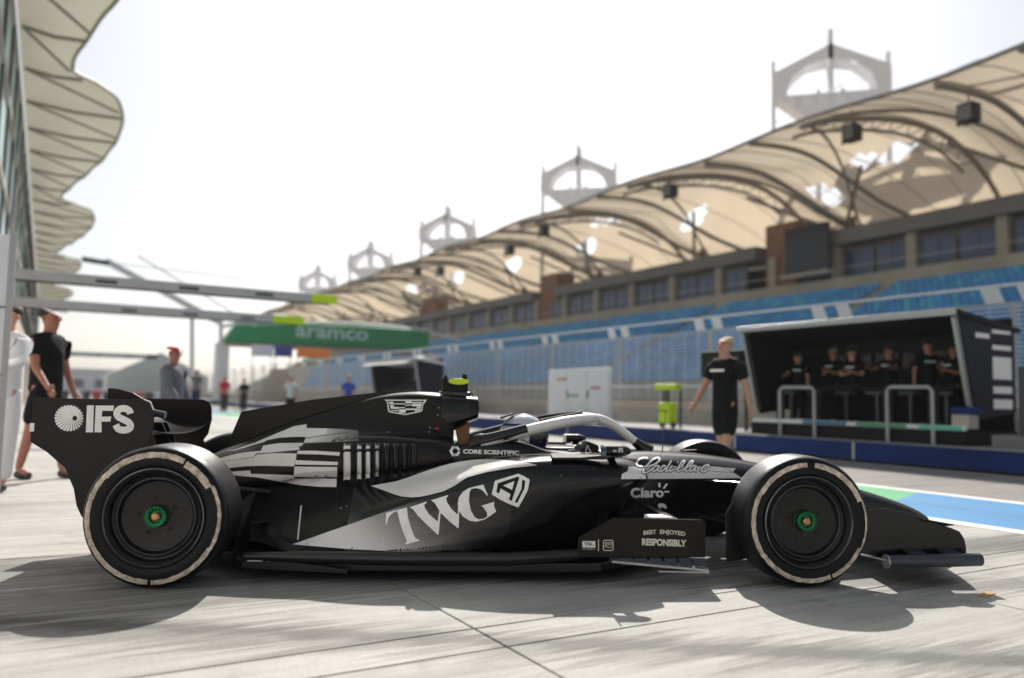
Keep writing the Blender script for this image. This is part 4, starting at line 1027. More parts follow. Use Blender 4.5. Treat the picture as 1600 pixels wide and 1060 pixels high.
# ---- front wing
foil('front_mainplane', 4.58, .115, .34, R_(4), .84, 'carbon', .012, .015, .0, .24)
foil('front_flap', 4.34, .165, .24, R_(20), .84, 'black', .010, .015, -.01, .16)
foil('front_flap', 4.14, .235, .20, R_(30), .84, 'black', .008, .012, -.02, .12)
MB().prism([(4.30, -.10, .21), (4.46, -.10, .20), (4.46, .10, .20), (4.30, .10, .21)], (0, 0, -.08)).build('wing_mount', M['black'], car)
fep = [(3.72, .18), (3.72, .41), (3.88, .42), (4.02, .395), (4.16, .345), (4.26, .315), (4.31, .295), (4.335, .255), (4.345, .21), (4.345, .155), (3.86, .15)]
for s in (-1, 1):
    f_ = MB().prism([(x, s * .855, z) for x, z in fep], (0, s * .008, 0)).build('front_endplate', M['black'], car, bevel=.003)
    MB().prism([(4.05, s * .85, .355), (4.24, s * .85, .322), (4.25, s * .90, .335), (4.19, s * .93, .345), (4.10, s * .90, .36)], (0, 0, .006)).build('endplate_winglet', M['matte'], f_, bevel=.002)
    MB().tube([(3.84, s * .925, .145), (4.0, s * .935, .15), (4.2, s * .94, .155), (4.37, s * .94, .158)], [.033, .036, .036, .034], 14).build('foot_tunnel', M['dsteel'], f_, smooth=True)
    MB().tube([(3.835, s * .925, .145), (3.845, s * .925, .145)], .038, 14).build('tunnel_ring', M['steel'], f_, smooth=True)
    for x in (4.02, 4.22): MB().bar((x, s * .86, .20), (x, s * .93, .185), .09, .012).build('tunnel_strut', M['dsteel'], f_)
    MB().prism([(3.62, s * .62, .17), (3.84, s * .90, .15), (3.84, s * .94, .15), (3.66, s * .80, .17)], (0, 0, .006)).build('foot_blade', M['steel'], f_)

# ================================================================== livery and lettering laid on the bodywork
dg = bpy.context.evaluated_depsgraph_get()
def bvh_of(objs):
    vs = []; fs = []
    for o in objs:
        k = len(vs); mw = CM @ o.matrix_basis
        vs += [mw @ v.co for v in o.data.vertices]; fs += [[q + k for q in p.vertices] for p in o.data.polygons]
    return BVHTree.FromPolygons(vs, fs)
BODY = bvh_of([monocoque, sidepods, engine, airbox]); EPB = bvh_of([endplate]); SBB = bvh_of([board_])
HALO = bvh_of([halo] + [halo.children[0]])
def lay(name, pts, faces, m, parent, tree=None, off=.0015, seg=6.0, key='white'):
    """2D outline (in picture units) subdivided and laid on the car's own surface"""
    tree = tree or BODY
    bm = bmesh.new(); vv = [bm.verts.new((p[0], p[1], 0)) for p in pts]
    for f in faces:
        try: bm.faces.new([vv[i] for i in f])
        except ValueError: pass
    bm.normal_update()
    bmesh.ops.triangulate(bm, faces=bm.faces)
    for _ in range(7):
        es = [e for e in bm.edges if e.calc_length() > seg]
        if not es: break
        bmesh.ops.subdivide_edges(bm, edges=es, cuts=1)
        bmesh.ops.triangulate(bm, faces=bm.faces)
    bad = []
    last = None
    for v in bm.verts:
        d = rayw(v.co.x, v.co.y).normalized(); hit, nrm, _, _ = tree.ray_cast(CAM_P, d)
        if hit is None: bad.append(v); continue
        if nrm.dot(d) > 0: nrm = -nrm
        v.co = CI @ (hit + nrm * off)
    bmesh.ops.delete(bm, geom=bad, context='VERTS')
    # drop triangles that bridge a step in the body
    bmesh.ops.delete(bm, geom=[f for f in bm.faces if max(e.calc_length() for e in f.edges) > .12], context='FACES')
    me = D.meshes.new(name); bm.normal_update(); bm.to_mesh(me); bm.free()
    me.materials.append(M[m] if isinstance(m, str) else m)
    me.polygons.foreach_set('use_smooth', [True] * len(me.polygons))
    return link(D.objects.new(name, me), parent)
def Z(pts, ox, oy, k): return [(ox + x / k, oy + y / k) for x, y in pts]
def poly(name, pts, m, parent, **kw): return lay(name, pts, [tuple(range(len(pts)))], m, parent, **kw)
def multi(name, polys, m, parent, **kw):
    if name in ('panel_seam', 'script_outline'): o = multi_(name, polys, m, parent, **kw); o['kind'] = 'stuff'; return o
    return multi_(name, polys, m, parent, **kw)
def multi_(name, polys, m, parent, **kw):
    v = []; f = []
    for p in polys: k = len(v); v += p; f.append(tuple(range(k, k + len(p))))
    return lay(name, v, f, m, parent, **kw)
def stroke(pts, wd, per=5, taper=None):
    s = spline([(x, y, 0) for x, y in pts], per); L = []; R = []
    for i, p in enumerate(s):
        d = (s[min(i + 1, len(s) - 1)] - s[max(i - 1, 0)]).normalized(); n = Vector((-d.y, d.x, 0))
        w_ = wd if not taper else wd * taper(i / (len(s) - 1), d)
        L.append(p + n * w_ / 2); R.append(p - n * w_ / 2)
    return [[(L[i].x, L[i].y), (L[i + 1].x, L[i + 1].y), (R[i + 1].x, R[i + 1].y), (R[i].x, R[i].y)] for i in range(len(s) - 1)]
def text(name, s, quad, m, parent, bold=.02, warp=None, **kw):
    """quad: picture corners TL, TR, BR, BL"""
    v, f = text_polys(s, bold); TL, TR, BR, BL = quad; o = []
    for u, t in v:
        x = (BL[0] * (1 - u) + BR[0] * u) * (1 - t) + (TL[0] * (1 - u) + TR[0] * u) * t
        y = (BL[1] * (1 - u) + BR[1] * u) * (1 - t) + (TL[1] * (1 - u) + TR[1] * u) * t
        if warp: y += warp(u)
        o.append((x, y))
    return lay(name, o, f, m, parent, **kw)
# halftone wrap: fades from silver to black in printed dots
def halftone(name, x_full, x_none, zk=0, sc3=(135, .001, 135), rot=(0, R_(45), 0), ax=(1, 0, 1), soft=.08):
    m = D.materials.new(name); m.use_nodes = True; n = m.node_tree.nodes; l = m.node_tree.links; b = n['Principled BSDF']
    b.inputs['Roughness'].default_value = .3; b.inputs['Coat Weight'].default_value = .3; b.inputs['Specular IOR Level'].default_value = .4
    tc = n.new('ShaderNodeTexCoord'); mp = n.new('ShaderNodeMapping'); mp.inputs['Rotation'].default_value = rot; mp.inputs['Scale'].default_value = sc3
    l.new(tc.outputs['Object'], mp.inputs['Vector'])
    fr = n.new('ShaderNodeVectorMath'); fr.operation = 'FRACTION'; l.new(mp.outputs[0], fr.inputs[0])
    sb = n.new('ShaderNodeVectorMath'); sb.operation = 'SUBTRACT'; sb.inputs[1].default_value = (.5, .5, .5); l.new(fr.outputs[0], sb.inputs[0])
    ml = n.new('ShaderNodeVectorMath'); ml.operation = 'MULTIPLY'; ml.inputs[1].default_value = ax; l.new(sb.outputs[0], ml.inputs[0])
    ln = n.new('ShaderNodeVectorMath'); ln.operation = 'LENGTH'; l.new(ml.outputs[0], ln.inputs[0])
    sx = n.new('ShaderNodeSeparateXYZ'); l.new(tc.outputs['Object'], sx.inputs[0])
    zz = n.new('ShaderNodeMath'); zz.operation = 'MULTIPLY_ADD'; zz.inputs[1].default_value = zk; l.new(sx.outputs['Z'], zz.inputs[0]); l.new(sx.outputs['X'], zz.inputs[2])
    mr = n.new('ShaderNodeMapRange'); mr.inputs[1].default_value = x_full; mr.inputs[2].default_value = x_none; mr.inputs[3].default_value = .76; mr.inputs[4].default_value = .0
    l.new(zz.outputs[0], mr.inputs[0])
    cp_ = n.new('ShaderNodeMath'); cp_.operation = 'SUBTRACT'; l.new(mr.outputs[0], cp_.inputs[0]); l.new(ln.outputs['Value'], cp_.inputs[1])
    ss = n.new('ShaderNodeMapRange'); ss.inputs[1].default_value = -soft; ss.inputs[2].default_value = soft; l.new(cp_.outputs[0], ss.inputs[0])
    mx = n.new('ShaderNodeMix'); mx.data_type = 'RGBA'; mx.inputs[6].default_value = (.0065, .006, .007, 1); mx.inputs[7].default_value = (.76, .73, .72, 1)
    l.new(ss.outputs[0], mx.inputs[0]); l.new(mx.outputs[2], b.inputs['Base Color']); return m
M['half_low'] = halftone('halftone_fade_low', 1.0, 1.95, 1.2, (210, .001, 210))
M['half_top'] = halftone('halftone_fade_top', 1.55, 2.35, 0, (.01, .01, .01), (0, 0, 0), (0, 0, 0), .5)
M['half_cover'] = halftone('halftone_fade_cover', .55, 1.05)
# lower triangle and upper swoosh
poly('silver_wedge', [(457, 851), (500, 836), (540, 822), (580, 808), (605, 799), (640, 787), (680, 776), (720, 768), (770, 752), (800, 775), (795, 830), (770, 862), (700, 863.5), (620, 862), (540, 858)], 'half_low', sidepods, off=.0012)
poly('silver_swoosh_highlight', Z([(297, 452), (400, 433), (500, 415), (600, 382), (700, 345), (780, 317), (850, 295), (930, 275), (1010, 260), (1080, 250), (1150, 245), (1300, 245), (1420, 258), (1540, 275), (1600, 290), (1400, 310), (1200, 345), (1050, 385), (950, 450), (870, 490), (800, 510), (740, 525), (680, 537), (620, 542), (540, 535), (480, 518), (420, 495), (350, 470)], 520, 670, 5), 'half_top', sidepods, off=.004, seg=2.5)  # silver wrap, with the pod crease highlight painted into the same shape
# big three letters
k_ = dict(ox=600, oy=720, k=6.6667)
Tm = [(18, 670), (22, 548), (130, 518), (240, 490), (243, 520), (248, 570), (262, 640), (290, 720), (320, 798), (345, 820), (370, 828), (368, 836), (222, 875), (222, 868), (238, 850), (235, 835), (190, 720), (160, 620), (138, 528), (100, 542), (60, 575), (40, 620), (28, 668)]
Wm = [(268, 488), (445, 428), (447, 440), (420, 460), (425, 490), (470, 560), (560, 635), (577, 520), (530, 445), (490, 415), (668, 360), (668, 372), (650, 390), (655, 430), (700, 500), (768, 562), (772, 480), (785, 480), (778, 705), (768, 703), (680, 630), (590, 545), (568, 772), (558, 772), (430, 650), (350, 570), (300, 505)]
Gm = [(1035, 252), (1060, 310), (1082, 362), (1072, 365), (1040, 325), (1005, 298), (960, 288), (910, 295), (890, 335), (885, 420), (905, 520), (945, 590), (990, 612), (1040, 605), (1075, 580), (1072, 540), (1030, 480), (1010, 470), (1150, 428), (1148, 440), (1145, 470), (1168, 530), (1100, 580), (1040, 615), (960, 636), (890, 625), (820, 580), (782, 520), (768, 450), (780, 385), (820, 330), (880, 290), (960, 268)]
multi('team_lettering', [Z(p, **k_) for p in (Tm, Wm, Gm)], 'white', sidepods, off=.0025, seg=4)
poly('shield_logo', Z([(1155, 212), (1400, 138), (1460, 165), (1518, 200), (1500, 300), (1450, 400), (1398, 487), (1290, 445), (1200, 400), (1122, 350)], **k_), 'white', sidepods, off=.0025, seg=4)
poly('shield_mark', Z([(1185, 238), (1398, 168), (1408, 185), (1330, 418), (1300, 405), (1318, 350), (1215, 290), (1198, 342), (1170, 332)], **k_), 'deep', sidepods, off=.0034, seg=4)
poly('shield_mark', Z([(1440, 200), (1472, 212), (1462, 290), (1385, 440), (1362, 430), (1430, 300)], **k_), 'deep', sidepods, off=.0034, seg=4)
poly('shield_mark', Z([(1240, 262), (1358, 215), (1335, 305)], **k_), 'white', sidepods, off=.0043, seg=4)
# small sticker and fasteners
multi('panel_seam', stroke([(872, 722), (880, 770), (895, 830), (900, 858)], .6) + stroke([(560, 756), (700, 735)], .01) + stroke([(600, 864), (605, 858)], .01), 'deep', sidepods, off=.002)
multi('panel_seam', stroke([(868, 716), (940, 712), (1000, 726), (1180, 742)], .5), 'deep', monocoque, off=.002)
multi('floor_sticker', [[(585, 841), (600, 841), (600, 852), (585, 852)]], 'offwhite', sidepods, off=.002)
poly('floor_sticker', [(585.7, 841.7), (599.3, 841.7), (599.3, 851.3), (585.7, 851.3)], 'half_low', sidepods, off=.0028)
def dots(L, m, par, r=.9, tree=None):
    multi('fastener', [[(x + r * math.cos(a * math.pi / 4), y + r * math.sin(a * math.pi / 4)) for a in range(8)] for x, y in L], m, par, off=.003, tree=tree)
dots([(480, 851), (550, 857), (626, 858), (684, 860), (759, 858), (832, 849), (722, 725), (788, 722)], 'deep', sidepods, 1.1)
dots([(653, 740), (877, 743), (720, 720), (542, 792), (533, 795)], 'steel', sidepods, .8)
dots([(540, 681), (607, 676), (534, 682), (686, 637.5), (684, 649), (672, 668.5), (670, 675.5)], 'offwhite', engine, .9)
poly('red_arrow', [(677, 670), (684, 668), (686, 670), (684, 672)], 'red', engine, off=.003)
# crest on the airbox side
def cz(p): return Z(p, 590, 610, 10)
multi('crest', [cz([(112, 150), (768, 150), (742, 195), (712, 225), (698, 325), (662, 343), (435, 390), (185, 347), (163, 322), (150, 205), (140, 180)])], 'white', engine, off=.0015, seg=3)
multi('crest_field', [cz([(150, 168), (728, 168), (700, 215), (682, 312), (650, 328), (435, 372), (200, 333), (183, 312), (168, 205)])], 'deep', engine, off=.0026, seg=3)
multi('crest_bars', [cz(q) for q in ([(180, 184), (245, 184), (245, 208), (180, 208)], [(435, 175), (535, 175), (535, 208), (435, 208)], [(540, 188), (700, 188), (698, 206), (540, 206)],
      [(190, 210), (428, 210), (428, 224), (190, 224)], [(428, 230), (530, 230), (530, 243), (428, 243)], [(538, 215), (690, 215), (685, 255), (538, 255)], [(195, 236), (255, 236), (255, 262), (195, 262)],
      [(612, 260), (680, 260), (678, 283), (612, 283)], [(205, 266), (335, 266), (335, 296), (205, 296)], [(340, 270), (430, 270), (430, 285), (340, 285)], [(440, 290), (675, 290), (672, 312), (440, 312)],
      [(215, 316), (335, 316), (335, 330), (215, 330)], [(340, 303), (440, 303), (440, 356), (340, 356)], [(585, 316), (655, 316), (650, 330), (585, 336)])], 'white', engine, off=.0037, seg=3)
# stepped silver blocks towards the tail
def bz(p): return Z(p, 340, 650, 7.273)
multi('silver_blocks', [bz(q) for q in (
    [(100, 402), (200, 385), (330, 340), (430, 305), (520, 265), (700, 190), (870, 120), (1015, 97), (1010, 140), (1240, 145), (1240, 210), (1100, 235), (1000, 250), (985, 240), (850, 242), (700, 252), (560, 280), (530, 300), (400, 335), (300, 365), (200, 395)],
    [(520, 340), (700, 312), (980, 310), (960, 345), (800, 365), (640, 385), (490, 405)],
    [(0, 490), (100, 462), (230, 430), (350, 412), (480, 400), (700, 376), (930, 352), (930, 385), (880, 392), (640, 415), (440, 430), (410, 468), (200, 500), (40, 520)],
    [(40, 525), (410, 475), (450, 440), (640, 425), (900, 430), (890, 500), (870, 575), (700, 572), (500, 568), (300, 575), (110, 598)],
    [(910, 398), (1100, 398), (1390, 415), (1385, 455), (1150, 440), (905, 435)], [(890, 505), (1370, 525), (1365, 560), (880, 555)], [(875, 578), (1360, 582), (1358, 700), (865, 690)],
    [(870, 708), (1355, 718), (1350, 812), (1150, 808), (950, 790), (700, 745), (450, 700), (180, 678), (380, 660), (870, 675)], [(150, 635), (370, 622), (380, 660), (180, 675)])], 'silver', engine, off=.0016, seg=4)
poly('silver_fade', bz([(1000, 252), (1240, 212), (1500, 180), (1600, 176), (1600, 290), (1240, 300), (980, 310)]), 'half_cover', engine, off=.0012)
poly('silver_fade', bz([(1240, 145), (1420, 150), (1600, 165), (1600, 176), (1500, 180), (1240, 212)]), 'half_cover', engine, off=.0012)
poly('dark_patch', bz([(1020, 97), (1300, 92), (1290, 146), (1010, 141)]), 'deep', engine, off=.0022)
multi('panel_seam', stroke(bz([(990, 262), (1240, 222), (1500, 190), (1900, 170), (2300, 165), (2600, 170)]), .7) + stroke(bz([(925, 355), (1200, 330), (1600, 315), (2100, 312), (2600, 305)]), .9) + stroke(bz([(1360, 720), (1355, 900), (1352, 1050)]), .8), 'deep', engine, off=.002)
# louvres on the cover flank
lx = [(85, 165), (190, 241), (258, 308), (328, 378), (398, 448), (468, 518), (538, 585), (608, 655)]; lb_ = [412, 412, 405, 388, 370, 325, 292, 272]
multi('louvre_slots', [Z([(a, 120), (b + 16, 118), (b + 16, yb + 14), (b - 6, yb + 18), (a, yb)], 520, 670, 5) for (a, b), yb in zip(lx, lb_)], 'deep', engine, off=.0018, seg=4)
for i, ((a, b), yb) in enumerate(zip(lx, lb_)):
    vs = []; fs = []; mi = []; nu, nv = 7, 12
    for j in range(nv + 1):
        for q in range(nu + 1):
            u = q / nu; t = j / nv; x = 520 + (a + (b - a) * u) / 5; y = 670 + (118 + (yb - 118) * t) / 5
            d = rayw(x, y).normalized(); hit, nr, _, _ = BODY.ray_cast(CAM_P, d)
            if nr.dot(d) > 0: nr = -nr
            hgt = .022 * math.sin(math.pi * min(1, u * 1.15 + .12) * .8) * min(1, (t * 9) ** .6 if t < .12 else 1) * (1 if u < .98 else .2)
            if u < .02: hgt = .002
            vs.append(CI @ (hit + nr * (.002 + hgt)))
    for j in range(nv):
        for q in range(nu):
            k = j * (nu + 1) + q; fs.append((k, k + 1, k + nu + 2, k + nu + 1))
            t = (j + .5) / nv
            mi.append(1 if (q < nu * .62 and i < 4 and t > .06 and not .17 < t < .23) else 0)
    mesh_obj('louvre', vs, fs, M['black'], engine, smooth=True, mats=[M['black'], M['silver'] if i < 3 else M['steel']], midx=mi)
# sponsor on the shoulder
def sz(p): return Z(p, 520, 670, 5)
hx = [(955 + 46 * math.cos(R_(a)), 178 + 43 * math.sin(R_(a))) for a in range(0, 360, 60)]; hi_ = [(955 + 24 * math.cos(R_(a)), 178 + 22 * math.sin(R_(a))) for a in range(0, 360, 60)]
multi('hexagon_logo', [sz([hx[i], hx[(i + 1) % 6], hi_[(i + 1) % 6], hi_[i]]) for i in range(6)], 'white', monocoque, off=.003, seg=3)
poly('hexagon_notch', sz([(972, 172), (1012, 172), (1012, 182), (972, 182)]), 'deep', monocoque, off=.004)
text('sponsor_text', 'CORE SCIENTIFIC', sz([(1018, 162), (1455, 174), (1454, 207), (1018, 196)]), 'white', monocoque, bold=.035, off=.003, seg=3)
# nose banner, script and sponsor
def nz_(p): return Z(p, 960, 700, 7.273)
poly('silver_banner', nz_([(75, 355), (85, 300), (120, 280), (150, 268), (160, 216), (400, 214), (700, 212), (1100, 212), (1380, 236), (1345, 275), (1450, 345), (1000, 348), (500, 353)]), 'silver', monocoque, off=.0015, seg=4)
multi('panel_seam', stroke(nz_([(1235, 225), (1290, 250), (1345, 278)]), .6), 'deep', monocoque, off=.0025)
scr = [([(378, 120), (330, 118), (280, 135), (250, 180), (262, 208), (310, 215), (380, 213), (455, 190), (508, 150), (505, 120), (468, 120), (420, 150), (370, 200), (328, 250), (322, 282), (350, 285), (400, 262), (445, 228)], 17),
       ([(505, 215), (472, 205), (442, 235), (437, 266), (465, 260), (500, 222)], 15), ([(512, 205), (492, 245), (500, 268), (525, 255)], 15),
       ([(585, 215), (555, 205), (527, 235), (522, 266), (550, 260), (585, 222)], 15), ([(645, 150), (612, 205), (583, 250), (588, 268), (612, 255)], 15),
       ([(655, 205), (625, 245), (630, 268), (662, 250)], 15), ([(716, 166), (724, 170)], 20),
       ([(662, 250), (725, 235), (780, 190), (797, 155), (772, 158), (722, 225), (718, 266), (748, 258)], 14), ([(748, 258), (815, 230), (875, 185), (892, 155), (866, 158), (812, 220), (805, 266), (838, 258)], 14),
       ([(925, 215), (892, 205), (858, 235), (852, 266), (882, 260), (922, 222)], 15), ([(932, 205), (910, 245), (918, 268), (945, 255)], 15),
       ([(1062, 225), (1072, 203), (1035, 203), (992, 235), (985, 262), (1015, 274), (1072, 240)], 17)]
multi('script_outline', [q for p, w_ in scr for q in stroke(nz_(p), (w_ + 20) / 7.273, 3)], 'deep', monocoque, off=.0026, seg=3)
multi('script_lettering', [q for p, w_ in scr for q in stroke(nz_(p), w_ * 1.12 / 7.273, 4)], 'white', monocoque, off=.0040, seg=3)
text('sponsor_text', 'Claro', nz_([(180, 450), (560, 448), (560, 562), (180, 570)]), 'white', monocoque, bold=.04, off=.003, seg=3)
multi('sponsor_rays', [nz_(q) for q in ([(497, 398), (522, 398), (522, 447), (497, 447)], [(585, 404), (607, 412), (568, 466), (546, 458)], [(566, 488), (620, 488), (620, 508), (566, 508)])], 'white', monocoque, off=.003, seg=4)
poly('round_badge', nz_([(488, 660), (500, 635), (540, 628), (575, 640), (595, 685), (570, 690), (540, 665), (520, 692)]), 'white', monocoque, off=.003)
# text on the near mirror and emblem on the halo
# endplate logo
def ez(p): return Z(p, 70, 620, 10.667)
multi('initials', [ez([(705, 145), (820, 145), (805, 595), (685, 595)]), ez([(850, 148), (1155, 150), (1140, 238), (960, 235), (950, 335), (1110, 332), (1095, 415), (945, 418), (950, 595), (830, 595)])]
      + stroke(ez([(1430, 285), (1405, 230), (1330, 198), (1245, 212), (1202, 268), (1225, 335), (1320, 385), (1400, 430), (1432, 490), (1400, 540), (1310, 560), (1225, 535), (1185, 468)]), 10.6, 5), 'white', endplate, tree=EPB, off=.0015, seg=5)
pet = []
for k in range(26):
    a = 2 * math.pi * k / 26; oc = (402 + 245 * math.cos(a), 360 + 222 * math.sin(a)); b_ = a + 1.1; ic = (505 + 42 * math.cos(b_), 360 + 42 * math.sin(b_))
    dx, dy = oc[0] - ic[0], oc[1] - ic[1]; L_ = math.hypot(dx, dy); nx, ny = -dy / L_, dx / L_; wdt = min(22, L_ * .085 + 4)
    pet.append(ez([(ic[0] + nx * 3, ic[1] + ny * 3), (oc[0] - dx * .06 + nx * wdt, oc[1] - dy * .06 + ny * wdt), (oc[0], oc[1]), (oc[0] - dx * .06 - nx * wdt, oc[1] - dy * .06 - ny * wdt), (ic[0] - nx * 3, ic[1] - ny * 3)]))
multi('swirl_logo', pet, 'white', endplate, tree=EPB, off=.0015, seg=6)
# slogan board
def oz(p): return Z(p, 895, 800, 7.442)
text('slogan', 'BEST  ENJOYED', oz([(820, 212), (1310, 225), (1305, 290), (822, 275)]), 'offwhite', board_, bold=.03, tree=SBB, off=.0015, seg=3, warp=lambda u: -2.6 * (1 - (2 * u - 1) ** 2) + 1.2)
text('slogan', 'RESPONSIBLY', oz([(803, 306), (1322, 326), (1320, 408), (803, 390)]), 'offwhite', board_, bold=.05, tree=SBB, off=.0015, seg=3)
poly('small_logo_plate', oz([(110, 340), (260, 340), (262, 418), (110, 412)]), 'white', board_, tree=SBB, off=.0012)
def small(p): return oz([(128 + (x - 18) / 1150 * 115, 400 - ((875 - (y + (x - 220) * .30)) / 400) * 52) for x, y in p])
multi('small_lettering', [small(p) for p in (Tm, Wm, Gm)], 'deep', board_, tree=SBB, off=.0022, seg=2)
multi('divider', [oz([(293, 320), (303, 320), (303, 455), (293, 455)]), oz([(112, 428), (255, 432), (255, 437), (112, 433)])], 'offwhite', board_, tree=SBB, off=.0012)
def rr_(x0, y0, x1, y1, r, n=4):
    o = []
    for cx, cy, a0 in ((x1 - r, y0 + r, -90), (x1 - r, y1 - r, 0), (x0 + r, y1 - r, 90), (x0 + r, y0 + r, 180)):
        for k in range(n + 1): a = R_(a0 + 90 * k / n); o.append((cx + r * math.cos(a), cy + r * math.sin(a)))
    return o
poly('square_logo', oz(rr_(350, 326, 472, 454, 20)), 'offwhite', board_, tree=SBB, off=.0012, seg=4)
poly('square_logo_field', oz(rr_(360, 336, 462, 444, 14)), 'deep', board_, tree=SBB, off=.0021, seg=4)
text('square_logo_text', 'gm', oz([(368, 350), (456, 350), (456, 412), (368, 412)]), 'offwhite', board_, bold=0, tree=SBB, off=.003, seg=3)
poly('square_logo_text', oz([(402, 410), (448, 410), (448, 418), (402, 418)]), 'offwhite', board_, tree=SBB, off=.003)
# halo emblem, mirror print
multi('halo_emblem', [Z(q, 730, 640, 5.714) for q in ([(1308, 238), (1400, 236), (1385, 268), (1350, 278), (1322, 268)],)], 'deep', halo, tree=HALO, off=.002, seg=2)
multi('halo_emblem_bars', [Z(q, 730, 640, 5.714) for q in ([(1325, 246), (1350, 246), (1350, 252), (1325, 252)], [(1355, 252), (1380, 250), (1376, 258), (1355, 260)], [(1330, 260), (1352, 260), (1352, 265), (1334, 265)])], 'silver', halo, tree=HALO, off=.003, seg=2)
MIR = bvh_of([o for o in car.children if o.name.startswith('mirror') and not o.name.startswith('mirror_')])
nm_ = [o for o in car.children if o.name == 'mirror'][0]
text('mirror_print', 'IFS', Z([(1352, 345), (1392, 343), (1390, 383), (1350, 385)], 730, 640, 5.714), 'white', nm_, tree=MIR, off=.002, seg=2)
multi('mirror_print', [Z([(1300, 362), (1336, 360), (1336, 378), (1300, 380)], 730, 640, 5.714)], 'steel', nm_, tree=MIR, off=.002, seg=2)

# ================================================================== people
def skin_mesh(joints, edges, name, m, parent, sub=2, loc=None):
    """joints: name -> (x, y, z, rx, ry)"""
    ks = list(joints); me = D.meshes.new('t')
    me.from_pydata([joints[k][:3] for k in ks], [(ks.index(a), ks.index(b)) for a, b in edges], [])
    o = D.objects.new('t', me); C.objects.link(o)
    md = o.modifiers.new('s', 'SKIN'); md.use_smooth_shade = True; md.branch_smoothing = .3
    sl_ = me.skin_vertices[0].data if me.skin_vertices else None
    if sl_ is None:
        bm = bmesh.new(); bm.from_mesh(me); bm.verts.layers.skin.verify(); bm.to_mesh(me); bm.free(); sl_ = me.skin_vertices[0].data
    for i, k in enumerate(ks): sl_[i].radius = joints[k][3:5]; sl_[i].use_root = (i == 0)
    sb = o.modifiers.new('u', 'SUBSURF'); sb.levels = sub; sb.render_levels = sub
    dg_ = bpy.context.evaluated_depsgraph_get(); nm = D.meshes.new_from_object(o.evaluated_get(dg_)); nm.name = name
    D.objects.remove(o); D.meshes.remove(me)
    nm.materials.clear(); nm.materials.append(M[m]); nm.polygons.foreach_set('use_smooth', [True] * len(nm.polygons))
    return link(D.objects.new(name, nm), parent)
def person(label, loc, rz, h=1.78, skin='skin', top='black_cloth', bottom='black_cloth', hair='hair', long_legs=False, arms=((.0, .0), (.0, .0)), long_sleeve=False, cap=None, stride=0.12, group=None, crossed=False, beard=False, print_=False):
    """faces local +x; arms: per side (forward swing, outward swing) in radians"""
    r = empty('person', label, 'person', loc, rz, group); k = h / 1.78
    J = dict(pelvis=(0, 0, .95, .105, .12), belly=(.01, 0, 1.10, .105, .125), chest=(.0, 0, 1.30, .125, .165), upper=(-.01, 0, 1.43, .10, .14), neck=(.0, 0, 1.52, .056, .056), jaw=(.03, 0, 1.59, .078, .072), head=(.012, 0, 1.67, .104, .088), crown=(.0, 0, 1.735, .085, .078))
    E_ = [('pelvis', 'belly'), ('belly', 'chest'), ('chest', 'upper'), ('upper', 'neck'), ('neck', 'jaw'), ('jaw', 'head'), ('head', 'crown')]
    hands = []
    for s, nm in ((-1, 'R'), (1, 'L')):
        fw, ow = arms[0 if s < 0 else 1]
        J['sh' + nm] = (-.01, s * .175, 1.435, .066, .066)
        if crossed: el = Vector((.06, s * .26, 1.17)); wr = Vector((.27, s * .04, 1.22 + .03 * s)); hd = Vector((.27, -s * .07, 1.25 + .03 * s))
        else:
            d = Vector((math.sin(fw), s * math.sin(ow + .12), -math.cos(fw))).normalized(); el = Vector((-.01, s * .195, 1.42)) + d * .29
            d2 = Vector((math.sin(fw * 1.6 + .18), s * math.sin(ow * .6 + .02), -math.cos(fw * 1.6 + .18))).normalized(); wr = el + d2 * .26; hd = wr + d2 * .085
        J['el' + nm] = (*el, .043, .043); J['wr' + nm] = (*wr, .028, .032); J['hd' + nm] = (*hd, .022, .04)
        E_ += [('upper', 'sh' + nm), ('sh' + nm, 'el' + nm), ('el' + nm, 'wr' + nm), ('wr' + nm, 'hd' + nm)]
        st = stride * s
        J['hp' + nm] = (0, s * .095, .88, .085, .083); J['kn' + nm] = (st * .5 + .02, s * .105, .50, .062, .06); J['an' + nm] = (st, s * .11, .10, .038, .038); J['to' + nm] = (st + .14, s * .12, .045, .03, .042)
        E_ += [('pelvis', 'hp' + nm), ('hp' + nm, 'kn' + nm), ('kn' + nm, 'an' + nm), ('an' + nm, 'to' + nm)]
        hands.append((nm, s, wr, hd))
    sc_ = lambda q, g=0: {a: (v[0] * k, v[1] * k, v[2] * k, (v[3] + g) * k, (v[4] + g) * k) for a, v in q.items()}
    body = skin_mesh(sc_(J), E_, 'body', skin, r)
    # fingers, nose, ears as part of the same mesh data: joined into the body
    fb = MB()
    for nm, s, wr, hd in hands:
        d = (hd - wr).normalized(); side = Vector((1, 0, 0)) if abs(d.x) < .7 else Vector((0, 0, 1)); side = (side - d * side.dot(d)).normalized(); nr = d.cross(side)
        for q, ln in ((-1.5, .06), (-.5, .072), (.5, .07), (1.5, .055)):
            b0 = hd + side * q * .017; fb.tube([b0 * k, (b0 + d * ln * .55 + nr * .004 * s) * k, (b0 + d * ln + nr * .018 * s) * k], [.0085 * k, .008 * k, .0062 * k], 6)
        b0 = wr + d * .03 + side * .028; fb.tube([b0 * k, (b0 + side * .022 + d * .03) * k, (b0 + side * .022 + d * .058) * k], [.011 * k, .009 * k, .007 * k], 6)
    fb.tube([Vector((.104, 0, 1.685)) * k, Vector((.130, 0, 1.652)) * k, Vector((.104, 0, 1.640)) * k], [.009 * k, .015 * k, .010 * k], 8)
    for s in (-1, 1): fb.tube([Vector((.0, s * .088, 1.69)) * k, Vector((-.008, s * .100, 1.665)) * k, Vector((.0, s * .086, 1.64)) * k], [.010 * k, .016 * k, .008 * k], 8)
